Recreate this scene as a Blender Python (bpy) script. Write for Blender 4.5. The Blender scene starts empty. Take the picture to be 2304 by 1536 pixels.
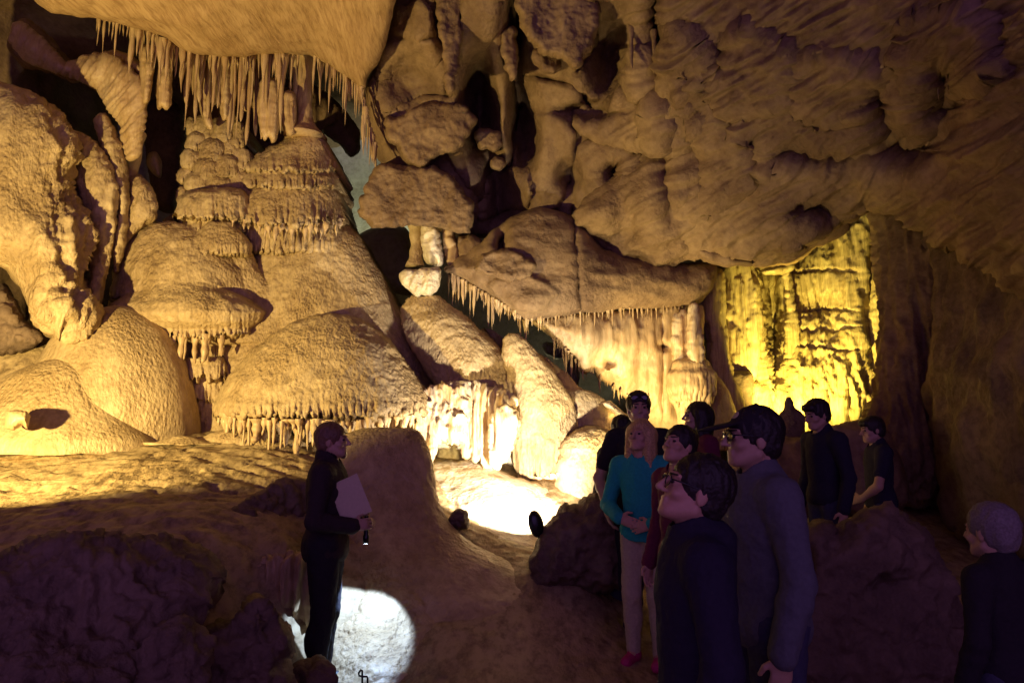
import bpy, math, random
import numpy as np
from mathutils import Vector, Matrix, Euler

random.seed(7); rng = np.random.default_rng(7)
S = bpy.context.scene
COL = S.collection

# ---------------------------------------------------------------- camera
FPX = 1536.0                       # focal length in pixels of the 2304 px wide photograph (24 mm lens)
PITCH = math.radians(7.86)
CAM = np.array((0.0, 0.0, 1.6))
cam = bpy.data.objects.new('camera', bpy.data.cameras.new('camera'))
COL.objects.link(cam)
cam.location = CAM; cam.rotation_euler = (math.pi/2 + PITCH, 0, 0)
cam.data.sensor_width = 36; cam.data.lens = 24
cam.data.clip_start = 0.05; cam.data.clip_end = 200
S.camera = cam

def at(px, py, Y):
    """the point seen at pixel (px, py) at forward distance Y (arrays allowed)"""
    px = np.asarray(px, float); py = np.asarray(py, float); Y = np.asarray(Y, float)
    x = (px-1152)/FPX; y = (768-py)/FPX
    dy = math.cos(PITCH) - y*math.sin(PITCH); dz = math.sin(PITCH) + y*math.cos(PITCH)
    t = Y/dy
    return np.stack(np.broadcast_arrays(CAM[0]+t*x, CAM[1]+t*dy, CAM[2]+t*dz), -1)

# ---------------------------------------------------------------- world and light
W = bpy.data.worlds.new('World'); S.world = W; W.use_nodes = True
bg = W.node_tree.nodes['Background']
bg.inputs['Color'].default_value = (0.36, 0.18, 0.62, 1); bg.inputs['Strength'].default_value = 0.95
S.view_settings.view_transform = 'Standard'; S.view_settings.look = 'None'
S.view_settings.exposure = 0.0; S.view_settings.gamma = 1.0; S.view_settings.use_curve_mapping = False
S.render.engine = 'CYCLES'
S.cycles.use_denoising = True
S.cycles.max_bounces = 5; S.cycles.diffuse_bounces = 3; S.cycles.glossy_bounces = 2
S.cycles.caustics_reflective = False; S.cycles.caustics_refractive = False
S.cycles.sample_clamp_indirect = 6.0

def lamp(name, kind, loc, power, color, target=None, spread=60, blend=0.4, size=0.06):
    d = bpy.data.lights.new(name, kind); d.energy = power; d.color = color; d.shadow_soft_size = size
    o = bpy.data.objects.new(name, d); COL.objects.link(o); o.location = loc
    if kind == 'SPOT':
        d.spot_size = math.radians(spread); d.spot_blend = blend
        o.rotation_euler = (Vector(target)-Vector(loc)).to_track_quat('-Z', 'Y').to_euler()
    return o

# the show cave's own floodlights (several hidden behind rocks and people) and the guide's torch
lamp('flood_lamp_left', 'SPOT', (-4.7, 4.1, 1.65), 1560, (1.0, 0.745, 0.265), at(440, 560, 8.6), 116, 0.35, 0.05)
lamp('flood_lamp_alcove', 'SPOT', at(1190, 1150, 6.5), 640, (1.0, 0.88, 0.66), at(1085, 1040, 8.2), 118, 0.6, 0.05)
lamp('flood_lamp_dome', 'SPOT', at(1392, 1080, 7.0), 175, (1.0, 0.80, 0.38), at(1330, 480, 8.4), 132, .7, size=0.05)
lamp('flood_lamp_gallery', 'SPOT', at(1440, 1010, 8.2), 200, (1.0, 0.76, 0.30), at(1440, 760, 9.4), 110, .6, size=0.05)
lamp('flood_lamp_yellow', 'SPOT', at(1775, 975, 9.1), 800, (1.0, 0.78, 0.14), at(1830, 670, 10.8), 104, 0.75, 0.05)
lamp('flood_lamp_far', 'SPOT', at(850, 590, 12.9), 190, (0.88, 1.0, 0.78), at(795, 440, 14.6), 100, .5, size=0.05)
lamp('flood_lamp_passage', 'SPOT', at(1225, 905, 10.3), 22, (1.0, 1.0, 0.72), at(1235, 770, 12.3), 90, .5, size=0.05)
lamp('torch_beam', 'SPOT', at(826, 1236, 4.93), 100, (0.36, 0.56, 1.0), at(782, 1440, 5.0), 86, 0.2, 0.012)

# ---------------------------------------------------------------- noise
_perm = rng.permutation(256); _perm = np.concatenate([_perm, _perm, _perm])
_g = rng.normal(size=(256, 3)); _g /= np.linalg.norm(_g, axis=1)[:, None]
def pn(p):
    p = np.asarray(p, float)
    i = np.floor(p).astype(np.int64); f = p-i; i &= 255
    u = f*f*f*(f*(f*6-15)+10)
    out = 0
    for dx in (0, 1):
        wx = u[..., 0] if dx else 1-u[..., 0]
        a = _perm[i[..., 0]+dx]
        for dy in (0, 1):
            wy = u[..., 1] if dy else 1-u[..., 1]
            b = _perm[a+i[..., 1]+dy]
            for dz in (0, 1):
                wz = u[..., 2] if dz else 1-u[..., 2]
                h = _perm[b+i[..., 2]+dz]
                gr = _g[h]
                out = out + wx*wy*wz*(gr[..., 0]*(f[..., 0]-dx)+gr[..., 1]*(f[..., 1]-dy)+gr[..., 2]*(f[..., 2]-dz))
    return out*1.6
def fbm(p, o=4, kind='f'):
    p = np.asarray(p, float); s = 0; a = 1.0; t = 0
    for k in range(o):
        n = pn(p*(2.03**k)+17.3*k)
        if kind == 'r': n = 1-2*np.abs(n)
        elif kind == 'b': n = 2*np.abs(n)-0.5
        s = s+a*n; t += a; a *= 0.5
    return s/t
SEED = [0]
def nextoff():
    SEED[0] += 1
    return np.array([SEED[0]*7.31 % 97, SEED[0]*3.77 % 89, SEED[0]*5.13 % 83])

# ---------------------------------------------------------------- materials
MATS = {}
def nd(nt, t, **kw):
    n = nt.nodes.new(t)
    for k, v in kw.items():
        if k in n.inputs: n.inputs[k].default_value = v
        else: setattr(n, k, v)
    return n
def rock_mat(name, c1, c2, c3=None, scale=1.0, stretch=(1, 1, 1), bump=0.35, fine=34, rough=(0.45, 0.75), spec=0.35, stain=0.5, rot=(0, 0, 0), cell=0.4):
    m = bpy.data.materials.new(name); m.use_nodes = True; nt = m.node_tree; L = nt.links.new
    b = nt.nodes['Principled BSDF']
    geo = nd(nt, 'ShaderNodeNewGeometry')
    mp = nd(nt, 'ShaderNodeMapping'); mp.inputs['Rotation'].default_value = rot; mp.inputs['Scale'].default_value = stretch
    L(geo.outputs['Position'], mp.inputs['Vector'])
    n1 = nd(nt, 'ShaderNodeTexNoise', Scale=1.3*scale, Detail=8.0, Roughness=0.62, Distortion=0.3); L(mp.outputs[0], n1.inputs['Vector'])
    n2 = nd(nt, 'ShaderNodeTexNoise', Scale=9.0*scale, Detail=6.0, Roughness=0.65); L(mp.outputs[0], n2.inputs['Vector'])
    r1 = nd(nt, 'ShaderNodeValToRGB'); r1.color_ramp.elements[0].position = 0.36; r1.color_ramp.elements[1].position = 0.64
    r1.color_ramp.elements[0].color = (*c2, 1); r1.color_ramp.elements[1].color = (*c1, 1)
    L(n1.outputs['Fac'], r1.inputs['Fac'])
    mx = nd(nt, 'ShaderNodeMix', data_type='RGBA')
    r2 = nd(nt, 'ShaderNodeValToRGB'); r2.color_ramp.elements[0].position = 0.44; r2.color_ramp.elements[1].position = 0.66
    r2.color_ramp.elements[0].color = (0, 0, 0, 1); r2.color_ramp.elements[1].color = (stain, stain, stain, 1)
    L(n2.outputs['Fac'], r2.inputs['Fac']); L(r2.outputs['Color'], mx.inputs['Factor'])
    L(r1.outputs['Color'], mx.inputs['A']); mx.inputs['B'].default_value = (*(c3 or tuple(x*0.45 for x in c2)), 1)
    L(mx.outputs['Result'], b.inputs['Base Color'])
    mr = nd(nt, 'ShaderNodeMapRange'); mr.inputs['To Min'].default_value = rough[0]; mr.inputs['To Max'].default_value = rough[1]
    L(n2.outputs['Fac'], mr.inputs['Value']); L(mr.outputs[0], b.inputs['Roughness'])
    b.inputs['Specular IOR Level'].default_value = spec
    nf = nd(nt, 'ShaderNodeTexNoise', Scale=fine, Detail=6.0, Roughness=0.6); L(mp.outputs[0], nf.inputs['Vector'])
    vo = nd(nt, 'ShaderNodeTexVoronoi', Scale=fine*0.9, feature='SMOOTH_F1'); vo.inputs['Smoothness'].default_value = 5.0
    L(mp.outputs[0], vo.inputs['Vector'])
    ad = nd(nt, 'ShaderNodeMath', operation='MULTIPLY_ADD'); ad.inputs[1].default_value = -cell
    L(vo.outputs['Distance'], ad.inputs[0]); L(nf.outputs['Fac'], ad.inputs[2])
    bp = nd(nt, 'ShaderNodeBump'); ms = nd(nt, 'ShaderNodeMapRange'); ms.inputs['From Min'].default_value = .35; ms.inputs['From Max'].default_value = .65; ms.inputs['To Min'].default_value = bump*1.35; ms.inputs['To Max'].default_value = bump*.35
    L(n1.outputs['Fac'], ms.inputs['Value']); L(ms.outputs[0], bp.inputs['Strength']); bp.inputs['Distance'].default_value = 0.05
    L(ad.outputs[0], bp.inputs['Height']); L(bp.outputs[0], b.inputs['Normal'])
    MATS[name] = m
    return m
def plain(name, c, rough=0.6, spec=0.4, metal=0.0, noise=0.15, nscale=60, bump=0.1, emit=None):
    m = bpy.data.materials.new(name); m.use_nodes = True; nt = m.node_tree; L = nt.links.new
    b = nt.nodes['Principled BSDF']
    tc = nd(nt, 'ShaderNodeTexCoord')
    n = nd(nt, 'ShaderNodeTexNoise', Scale=nscale, Detail=4.0); L(tc.outputs['Object'], n.inputs['Vector'])
    r = nd(nt, 'ShaderNodeValToRGB')
    r.color_ramp.elements[0].position = 0.3; r.color_ramp.elements[1].position = 0.7
    r.color_ramp.elements[0].color = (*[x*(1-noise) for x in c], 1); r.color_ramp.elements[1].color = (*[min(1, x*(1+noise)) for x in c], 1)
    L(n.outputs['Fac'], r.inputs['Fac']); L(r.outputs['Color'], b.inputs['Base Color'])
    b.inputs['Roughness'].default_value = rough; b.inputs['Specular IOR Level'].default_value = spec; b.inputs['Metallic'].default_value = metal
    bp = nd(nt, 'ShaderNodeBump'); bp.inputs['Strength'].default_value = bump; bp.inputs['Distance'].default_value = 0.01
    L(n.outputs['Fac'], bp.inputs['Height']); L(bp.outputs[0], b.inputs['Normal'])
    if emit:
        b.inputs['Emission Color'].default_value = (*emit[0], 1); b.inputs['Emission Strength'].default_value = emit[1]
    MATS[name] = m
    return m

rock_mat('flowstone', (.52, .39, .22), (.37, .25, .12), (.22, .14, .065), scale=1.1, stretch=(1.25, 1.25, .7), bump=0.62, fine=28, stain=0.55, spec=0.45, rough=(.38, .65), cell=0.7)
rock_mat('drapery', (.53, .39, .22), (.42, .28, .14), (.30, .17, .07), scale=2.0, stretch=(1.6, 1.6, .25), bump=0.3, fine=26, stain=0.5, spec=0.45, rough=(.35, .6), cell=0.3)
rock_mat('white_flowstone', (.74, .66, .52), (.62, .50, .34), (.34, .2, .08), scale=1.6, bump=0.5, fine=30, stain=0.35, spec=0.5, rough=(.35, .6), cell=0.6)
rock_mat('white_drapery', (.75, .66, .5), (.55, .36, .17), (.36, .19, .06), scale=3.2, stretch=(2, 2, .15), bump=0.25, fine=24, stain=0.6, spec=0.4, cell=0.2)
rock_mat('ceiling_rock', (.43, .29, .155), (.34, .215, .105), (.2, .11, .05), scale=1.2, stretch=(2.2, .35, 1), rot=(0, 0, .55), bump=0.35, fine=20, stain=0.75, spec=.2, rough=(.6, .85), cell=.2)
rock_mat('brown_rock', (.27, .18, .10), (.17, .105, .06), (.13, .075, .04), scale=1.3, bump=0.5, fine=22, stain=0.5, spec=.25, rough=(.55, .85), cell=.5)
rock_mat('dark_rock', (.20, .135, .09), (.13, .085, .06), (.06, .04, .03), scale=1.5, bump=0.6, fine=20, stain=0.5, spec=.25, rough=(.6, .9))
rock_mat('yellow_wall_rock', (.56, .46, .26), (.42, .31, .15), (.2, .13, .05), scale=2.2, stretch=(2.0, 2.0, .14), bump=0.5, fine=24, stain=0.6, spec=.4, rough=(.4, .7), cell=.3)
rock_mat('pale_rock', (.55, .50, .38), (.44, .38, .26), (.2, .16, .1), scale=1.2, bump=0.4, fine=18, stain=.4)
rock_mat('floor_rock', (.42, .31, .165), (.32, .22, .11), (.12, .075, .035), scale=1.3, stretch=(1, .6, 1), bump=0.7, fine=14, stain=0.75, spec=.3, rough=(.5, .8), cell=.8)

# ---------------------------------------------------------------- mesh helpers
def tag(o, label=None, cat=None, group=None, kind=None):
    if label: o['label'] = label
    if cat: o['category'] = cat
    if group: o['group'] = group
    if kind or cat: o['kind'] = kind or 'thing'
    return o
def link(name, V, F, mat, parent=None, base=None, smooth=True, local=False):
    """V (n,3), F list/array of faces -> ONE mesh object; its origin goes to base (default: middle of its foot)"""
    V = np.asarray(V, float)
    if base is None:
        base = np.array([V[:, 0].mean(), V[:, 1].mean(), V[:, 2].min()]) if parent is None else np.zeros(3)
    base = np.asarray(base, float)
    me = bpy.data.meshes.new(name)
    F = np.asarray(F) if not isinstance(F, list) else F
    if isinstance(F, np.ndarray):
        n, k = F.shape
        Vl = (V-base).astype(np.float32)
        me.vertices.add(len(Vl)); me.vertices.foreach_set('co', Vl.ravel())
        me.loops.add(n*k); me.loops.foreach_set('vertex_index', F.astype(np.int32).ravel())
        me.polygons.add(n); me.polygons.foreach_set('loop_start', np.arange(0, n*k, k, dtype=np.int32))
        me.update(calc_edges=True); me.validate()
    else:
        me.from_pydata([tuple(v) for v in (V-base)], [], [tuple(int(i) for i in f) for f in F])
    if smooth: me.polygons.foreach_set('use_smooth', np.ones(len(me.polygons), dtype=bool))
    me.materials.append(MATS[mat] if isinstance(mat, str) else mat)
    o = bpy.data.objects.new(name, me); COL.objects.link(o)
    o.location = base
    if parent is not None:
        o.parent = parent
        if not local: o.location = base-np.array(parent.location)
    return o
def vnormals(V, F):
    N = np.zeros_like(V)
    a, b, c, d = (V[F[:, k]] for k in range(4))
    n = np.cross(c-a, d-b)
    for k in range(4): np.add.at(N, F[:, k], n)
    return N/np.maximum(np.linalg.norm(N, axis=1), 1e-9)[:, None]
def orient(V, F):
    a, b, c, d = (V[F[:, k]] for k in range(4))
    m = V.mean(0)
    vol = (np.einsum('ij,ij->i', a-m, np.cross(b-m, c-m))+np.einsum('ij,ij->i', a-m, np.cross(c-m, d-m))).sum()
    return F[:, ::-1] if vol < 0 else F
def detail(V, N, spec, mask=None):
    """displace along normals: spec = [(kind, (fx,fy,fz), amplitude, octaves), ...]"""
    d = np.zeros(len(V))
    for kind, fr, amp, o in spec:
        p = V*np.asarray(fr if hasattr(fr, '__len__') else (fr,)*3)+nextoff()
        d += amp*fbm(p, o, kind)
    if mask is not None: d *= mask
    return V+N*d[:, None]
def rbf(ctrl):
    """ctrl rows (u, v, value) -> smooth interpolating function"""
    C = np.asarray(ctrl, float)
    if len(C) == 1: return lambda u, v: np.full(np.shape(u), C[0, 2])
    P = C[:, :2]/300.0; n = len(P)
    deg = 3 if n >= 4 else 1
    A = np.zeros((n+deg, n+deg))
    A[:n, :n] = np.linalg.norm(P[:, None]-P[None], axis=2)
    A[:n, n] = A[n, :n] = 1
    if deg == 3: A[:n, n+1:] = P; A[n+1:, :n] = P.T
    A += np.eye(n+deg)*1e-9
    w = np.linalg.lstsq(A, np.concatenate([C[:, 2], np.zeros(deg)]), rcond=None)[0]
    def f(u, v):
        u = np.asarray(u, float)/300; v = np.asarray(v, float)/300
        s = w[n]+np.zeros(np.broadcast(u, v).shape)
        if deg == 3: s = s+w[n+1]*u+w[n+2]*v
        for k in range(n): s = s+w[k]*np.sqrt((u-P[k, 0])**2+(v-P[k, 1])**2)
        return s
    return f
def curve(pts, step=6.0, jag=0.0, jagf=30.0, closed=True):
    """Catmull-Rom through the points, resampled; jag roughens it"""
    P = np.asarray(pts, float); n = len(P); out = []
    rngi = range(n if closed else n-1)
    for i in rngi:
        if closed: p0, p1, p2, p3 = P[i-1], P[i], P[(i+1) % n], P[(i+2) % n]
        else: p0, p1, p2, p3 = P[max(i-1, 0)], P[i], P[i+1], P[min(i+2, n-1)]
        m = max(2, int(np.linalg.norm(p2-p1)/step))
        t = np.linspace(0, 1, m, endpoint=False)[:, None]
        a = 0.4
        m1 = (p2-p0)*a; m2 = (p3-p1)*a
        out.append((2*t**3-3*t**2+1)*p1+(t**3-2*t**2+t)*m1+(-2*t**3+3*t**2)*p2+(t**3-t**2)*m2)
    if not closed: out.append(P[-1:])
    Q = np.concatenate(out)
    if jag:
        o = nextoff()
        q = np.stack([Q[:, 0]/jagf, Q[:, 1]/jagf, np.zeros(len(Q))], 1)+o
        Q = Q+jag*np.stack([fbm(q, 4), fbm(q+31.7, 4)], 1)
    return Q
def inside(poly, X, Y):
    c = np.zeros(X.shape, bool); n = len(poly); j = n-1
    for i in range(n):
        xi, yi = poly[i]; xj, yj = poly[j]
        if yi != yj:
            k = ((yi > Y) != (yj > Y))
            c ^= k & (X < (xj-xi)*(Y-yi)/(yj-yi)+xi)
        j = i
    return c
def polydist(poly, X, Y):
    """distance to the polygon's edges and the nearest point (flat arrays)"""
    best = np.full(X.shape, 1e18); bx = np.zeros(X.shape); by = np.zeros(X.shape)
    n = len(poly)
    for i in range(n):
        a = poly[i]; d = poly[(i+1) % n]-a; L2 = d@d
        if L2 == 0: continue
        t = np.clip(((X-a[0])*d[0]+(Y-a[1])*d[1])/L2, 0, 1)
        qx = a[0]+t*d[0]; qy = a[1]+t*d[1]
        e = (X-qx)**2+(Y-qy)**2
        k = e < best
        best = np.where(k, e, best); bx = np.where(k, qx, bx); by = np.where(k, qy, by)
    return np.sqrt(best), bx, by
def slab(name, outline, depth, thick, mat, edge=None, back=None, step=5, spec=(), jag=0, jagf=30, power=0.5, parent=None, dents=(), extra=None, raw=False, fold=None):
    """a rock body with the traced outline: it swells towards the viewer by `thick` metres and away by `back`,
    standing at its own depth (number or control points); dents = [(px,py,rx,ry,depth m)]"""
    Q = curve(outline, step*1.2, jag, jagf)
    x0, y0 = Q.min(0)-step; x1, y1 = Q.max(0)+step
    gx = np.arange(x0, x1+step, step); gy = np.arange(y0, y1+step, step)
    X, Y = np.meshgrid(gx, gy); ny, nx = X.shape
    cx = X[:-1, :-1]+step/2; cy = Y[:-1, :-1]+step/2
    keep = inside(Q, cx, cy)
    used = np.zeros((ny, nx), int)
    for a in (0, 1):
        for b in (0, 1): used[a:ny-1+a, b:nx-1+b] += keep
    idx = -np.ones((ny, nx), int); um = used > 0; idx[um] = np.arange(um.sum())
    bx_ = (used > 0) & (used < 4)
    ux = X[um].copy(); uy = Y[um].copy(); bd = bx_[um]
    dist, qx, qy = polydist(Q, ux, uy)
    ux[bd] = qx[bd]; uy[bd] = qy[bd]; dist[bd] = 0
    if edge is None: edge = 0.5*min(x1-x0, y1-y0)
    s = np.clip(dist/edge, 0, 1)
    g = (1-(1-s)**2)**power
    D = rbf(depth)(ux, uy) if hasattr(depth, '__len__') else np.full(ux.shape, float(depth))
    zf = D-thick*g
    if extra is not None: zf = zf-extra(ux, uy)*np.clip(dist/(step*4), 0, 1)
    for (px, py, rx, ry, dd) in dents:
        zf = zf+dd*np.exp(-(((ux-px)/rx)**2+((uy-py)/ry)**2)**1.5)*np.clip(dist/30, 0, 1)
    back = thick*0.8 if back is None else back
    zb = D+back*g
    Vf = at(ux, uy, zf); Vb = at(ux, uy, zb)
    r, c = np.nonzero(keep)
    q = np.stack([idx[r, c], idx[r, c+1], idx[r+1, c+1], idx[r+1, c]], 1)
    nb = len(ux); map_b = np.arange(nb)+nb; map_b[bd] = np.nonzero(bd)[0]
    V = np.concatenate([Vf, Vb]); F = np.concatenate([q, map_b[q][:, ::-1]])
    F = orient(V, F); N = vnormals(V, F)
    m = np.concatenate([np.clip(0.25+dist/(step*5), 0, 1)]*2)
    if spec: V = detail(V, N, spec, m)
    if fold is not None:
        V = V+N*(fold(V, np.concatenate([ux, ux]), np.concatenate([uy, uy]))*np.concatenate([np.clip(dist/(step*2), 0, 1)]*2))[:, None]
    keepv = np.unique(F); remap = -np.ones(len(V), int); remap[keepv] = np.arange(len(keepv))
    V = V[keepv]; F = remap[F]
    return link(name, V, F, mat, parent)
def mound(name, rows, Y, mat, ratio=0.8, nu=220, dv=4.0, smooth=2.0, spec=(), flute=(9, 9, .6), famp=0.06, parent=None, lean=0.0, seedwob=0.06, base=None):
    """flowstone dome: rows (py, left px, right px[, flute 0..1]) give its outline from the top down; the body is round, `ratio` as deep as wide"""
    R = np.array([(r[0], r[1], r[2], r[3] if len(r) > 3 else 0.0) for r in rows], float)
    seg = np.sqrt(np.diff(R[:, 0])**2+(0.5*np.diff(R[:, 2]-R[:, 1]))**2)
    t = np.concatenate([[0], np.cumsum(np.maximum(seg, 1e-3))])
    n = max(8, int(t[-1]/dv)); ts = np.linspace(0, t[-1], n)
    C = np.stack([np.interp(ts, t, R[:, k]) for k in range(4)], 1)
    if smooth > 0:
        k = np.arange(-int(3*smooth)-1, int(3*smooth)+2); w = np.exp(-0.5*(k/smooth)**2); w /= w.sum()
        pad = len(k)//2
        for j in range(4):
            C[:, j] = np.convolve(np.pad(C[:, j], pad, mode='reflect', reflect_type='odd'), w, 'valid')
    py, xl, xr, fl = C.T
    xr = np.maximum(xr, xl+1)
    yc = Y+lean*(py-py[0])/100.0
    A = at(xl, py, yc); B = at(xr, py, yc)
    cen = (A+B)/2; hw = (B[:, 0]-A[:, 0])/2
    th = np.linspace(0, 2*np.pi, nu, endpoint=False)
    cs, sn = np.cos(th), np.sin(th)
    V = np.zeros((n, nu, 3))
    wob = 1+seedwob*fbm(np.stack(np.broadcast_arrays(cs[None]*1.4, sn[None]*1.4, cen[:, 2:3]*0.8), -1)+nextoff(), 2)*np.clip(np.abs(sn)[None]*1.5, 0, 1)
    V[..., 0] = cen[:, None, 0]+hw[:, None]*cs*(1+0*wob)
    V[..., 1] = cen[:, None, 1]-ratio*hw[:, None]*sn*wob
    V[..., 2] = cen[:, None, 2]
    rad = np.stack(np.broadcast_arrays(cs[None]+0*hw[:, None], -sn[None]+0*hw[:, None], 0*wob), -1)
    p = V*np.asarray(flute)+nextoff()
    ff = 0.65*fbm(p, 2, 'r')+0.35*fbm(p*np.array([2.3, 2.3, 1.5]), 2)
    V = V+rad*(famp*fl[:, None]*ff)[..., None]
    V = V.reshape(-1, 3)
    r, c = np.meshgrid(np.arange(n-1), np.arange(nu), indexing='ij'); r = r.ravel(); c = c.ravel()
    F = np.stack([r*nu+c, r*nu+(c+1) % nu, (r+1)*nu+(c+1) % nu, (r+1)*nu+c], 1)
    # caps
    top = len(V); V = np.concatenate([V, [V[:nu].mean(0)], [V[-nu:].mean(0)]])
    k = np.arange(0, nu, 2)
    F = np.concatenate([F, np.stack([np.full(len(k), top), (k+2) % nu, (k+1) % nu, k], 1),
                        np.stack([np.full(len(k), top+1), (n-1)*nu+k, (n-1)*nu+(k+1) % nu, (n-1)*nu+(k+2) % nu], 1)])
    F = orient(V, F); N = vnormals(V, F)
    if spec: V = detail(V, N, spec)
    o = link(name, V, F, mat, parent, base)
    o_lip = dict(py=py, cen=cen, hw=hw, ratio=ratio, yc=yc)
    return o, o_lip

# ---------------------------------------------------------------- stalactites
def stal_mesh(k, kind='s'):
    nu, nv = (10, 22)
    t = np.linspace(0, 1, nv); th = np.linspace(0, 2*np.pi, nu, endpoint=False)
    if kind == 's': r = (1-t)**0.75*(1+0.25*np.sin(t*9+k))*0.9+0.06*(1-t)
    elif kind == 't': r = 0.55+0.5*(1-t)**3+0.12*np.sin(t*14+k*2); r[-4:] *= np.array([.9, .75, .5, .12])
    else: r = 0.75+0.35*np.abs(2*t-1)**2+0.08*np.sin(t*20+k)     # column
    r = np.maximum(r, 0.03)
    ang = 1+0.22*fbm(np.stack(np.broadcast_arrays(np.cos(th)[None]*1.2, np.sin(th)[None]*1.2, t[:, None]*3), -1)+k*9.1, 2)
    wx = 0.35*np.sin(t*3+k)*t; wy = 0.35*np.cos(t*2.3+k*2)*t
    V = np.zeros((nv, nu, 3))
    V[..., 0] = r[:, None]*np.cos(th)*ang+wx[:, None]; V[..., 1] = r[:, None]*np.sin(th)*ang+wy[:, None]; V[..., 2] = -t[:, None]
    V = V.reshape(-1, 3)
    F = []
    for i in range(nv-1):
        for j in range(nu): F.append((i*nu+j, (i+1)*nu+j, (i+1)*nu+(j+1) % nu, i*nu+(j+1) % nu))
    F.append(tuple(range(nu))); F.append(tuple((nv-1)*nu+j for j in range(nu))[::-1])
    me = bpy.data.meshes.new('stalactite'); me.from_pydata([tuple(v) for v in V], [], F)
    me.polygons.foreach_set('use_smooth', np.ones(len(me.polygons), dtype=bool))
    me.update()
    return me
STM = {}
def stalactite(top, length, radius, mat='drapery', kind='s', parent=None, name='stalactite', lean=(0, 0), flat=1.0):
    k = random.randrange(6); key = (kind, k, mat)
    if key not in STM:
        STM[key] = stal_mesh(k, kind); STM[key].materials.append(MATS[mat])
    o = bpy.data.objects.new(name, STM[key]); COL.objects.link(o)
    o.location = top; o.scale = (radius, radius*flat, length); o.rotation_euler = (lean[0], lean[1], random.uniform(0, 6.28) if flat == 1 else 0)
    if parent is not None:
        o.parent = parent
        o.location = np.asarray(top)-np.array(parent.location)
    return o
def fringe(parent, lip, row, a0, a1, n, lmin, lmax, r, mat='drapery', sink=0.03, name='drip', kind='s', shrink=0.97):
    """drips along a dome's lip between two angles (90 deg faces the viewer)"""
    i = int(np.argmin(np.abs(lip['py']-row)))
    for k in range(n):
        a = math.radians(a0+(a1-a0)*(k+random.uniform(.2, .8))/n)
        p = lip['cen'][i]+np.array([lip['hw'][i]*math.cos(a)*shrink, -lip['ratio']*lip['hw'][i]*math.sin(a)*shrink, sink])
        L = random.uniform(lmin, lmax)
        stalactite(p, L, r*random.uniform(.6, 1.35), mat, kind, parent, name)
def tube(name, pts, r, mat, parent=None, nu=8, closed=False, base=None, local=False):
    P = np.asarray(pts, float); n = len(P)
    rr = np.broadcast_to(np.asarray(r, float), (n,))
    V = []; prev = None
    for i in range(n):
        if closed: d = P[(i+1) % n]-P[i-1]
        else: d = P[min(i+1, n-1)]-P[max(i-1, 0)]
        d = d/max(np.linalg.norm(d), 1e-9)
        u = np.cross(d, [0, 0, 1]) if prev is None else prev-d*(prev@d)
        if np.linalg.norm(u) < 1e-4: u = np.cross(d, [1, 0, 0])
        u /= np.linalg.norm(u); prev = u; v = np.cross(d, u)
        for j in range(nu):
            a = 2*math.pi*j/nu
            V.append(P[i]+rr[i]*(u*math.cos(a)+v*math.sin(a)))
    F = []
    for i in range(n if closed else n-1):
        for j in range(nu):
            a, b = i*nu+j, i*nu+(j+1) % nu; i2 = (i+1) % n
            F.append((a, b, i2*nu+(j+1) % nu, i2*nu+j))
    if not closed:
        F.append(tuple(range(nu))[::-1]); F.append(tuple((n-1)*nu+j for j in range(nu)))
    return link(name, np.array(V), F, mat, parent, base, local=local)
# ================================================================ THE CAVE: setting
def grid_sheet(name, P, mat, spec=(), kind='structure'):
    """P (ny,nx,3) -> one sheet, displaced"""
    ny, nx, _ = P.shape
    V = P.reshape(-1, 3)
    r, c = np.meshgrid(np.arange(ny-1), np.arange(nx-1), indexing='ij'); r = r.ravel(); c = c.ravel()
    F = np.stack([r*nx+c, r*nx+c+1, (r+1)*nx+c+1, (r+1)*nx+c], 1)
    if spec: V = detail(V, vnormals(V, F), spec)
    o = link(name, V, F, mat); tag(o, kind=kind)
    return o

# ---- ground: one sheet whose height follows measured points
gp = [(100, 1230, 4.5), (300, 1225, 4.5), (480, 1235, 4.7), (0, 1110, 5.9), (300, 1105, 5.9), (550, 1110, 6.0), (0, 1010, 7.4), (300, 1000, 7.4), (620, 1003, 7.3),
      (640, 1230, 5.1), (660, 1090, 6.3), (690, 1500, 4.85), (740, 1512, 4.9), (870, 1545, 4.6), (870, 1430, 5.0), (870, 1330, 5.45), (900, 1230, 5.85), (900, 1130, 6.25),
      (1000, 1300, 5.7), (1000, 1420, 5.0), (1180, 1290, 5.7), (1195, 1262, 6.0), (1290, 1300, 5.7), (1180, 1225, 6.6), (1090, 1160, 7.2), (1000, 1075, 8.0), (1130, 1100, 7.8), (1250, 1120, 7.6), (1340, 1112, 7.6), (1400, 1110, 7.6)]
C = []
for a in gp:
    p = at(*a); C.append((p[0], p[1], p[2]))
C += [(-0.4, 4.2, 0.02), (0.3, 4.4, 0.03), (0.9, 5.0, 0.05), (1.0, 5.6, 0.08), (1.2, 6.4, 0.25), (2.2, 5.2, 0.05), (2.9, 5.3, 0.02), (2.0, 7.0, 0.4), (3.2, 8.5, 0.8), (4.5, 6, 0.1), (0, 3, 0), (0, 1.5, 0), (1.5, 2.5, 0), (1.5, 1, 0), (3, 3, 0), (3.5, 1, 0),
      (-1, 3, -.05), (-2, 2, -.1), (-2.2, 3.6, .1), (-4, 2, .2), (-1, 0, 0), (2, -1, 0), (-3, -2, 0), (5, 0, 0), (6, 3, 0), (7, 8, .8), (-7, 4, 1), (-7, 8, 1.8), (-3, 10, 1.8), (0, 11, 1.6), (3, 11, 1.2), (7, 13, 1.5), (-7, 13, 2), (0, 14, 1.8), (8, -3, 0), (-8, -3, 0.2), (0, -3, 0)]
ghf = rbf([(u*300, v*300, w) for u, v, w in C])
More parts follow.
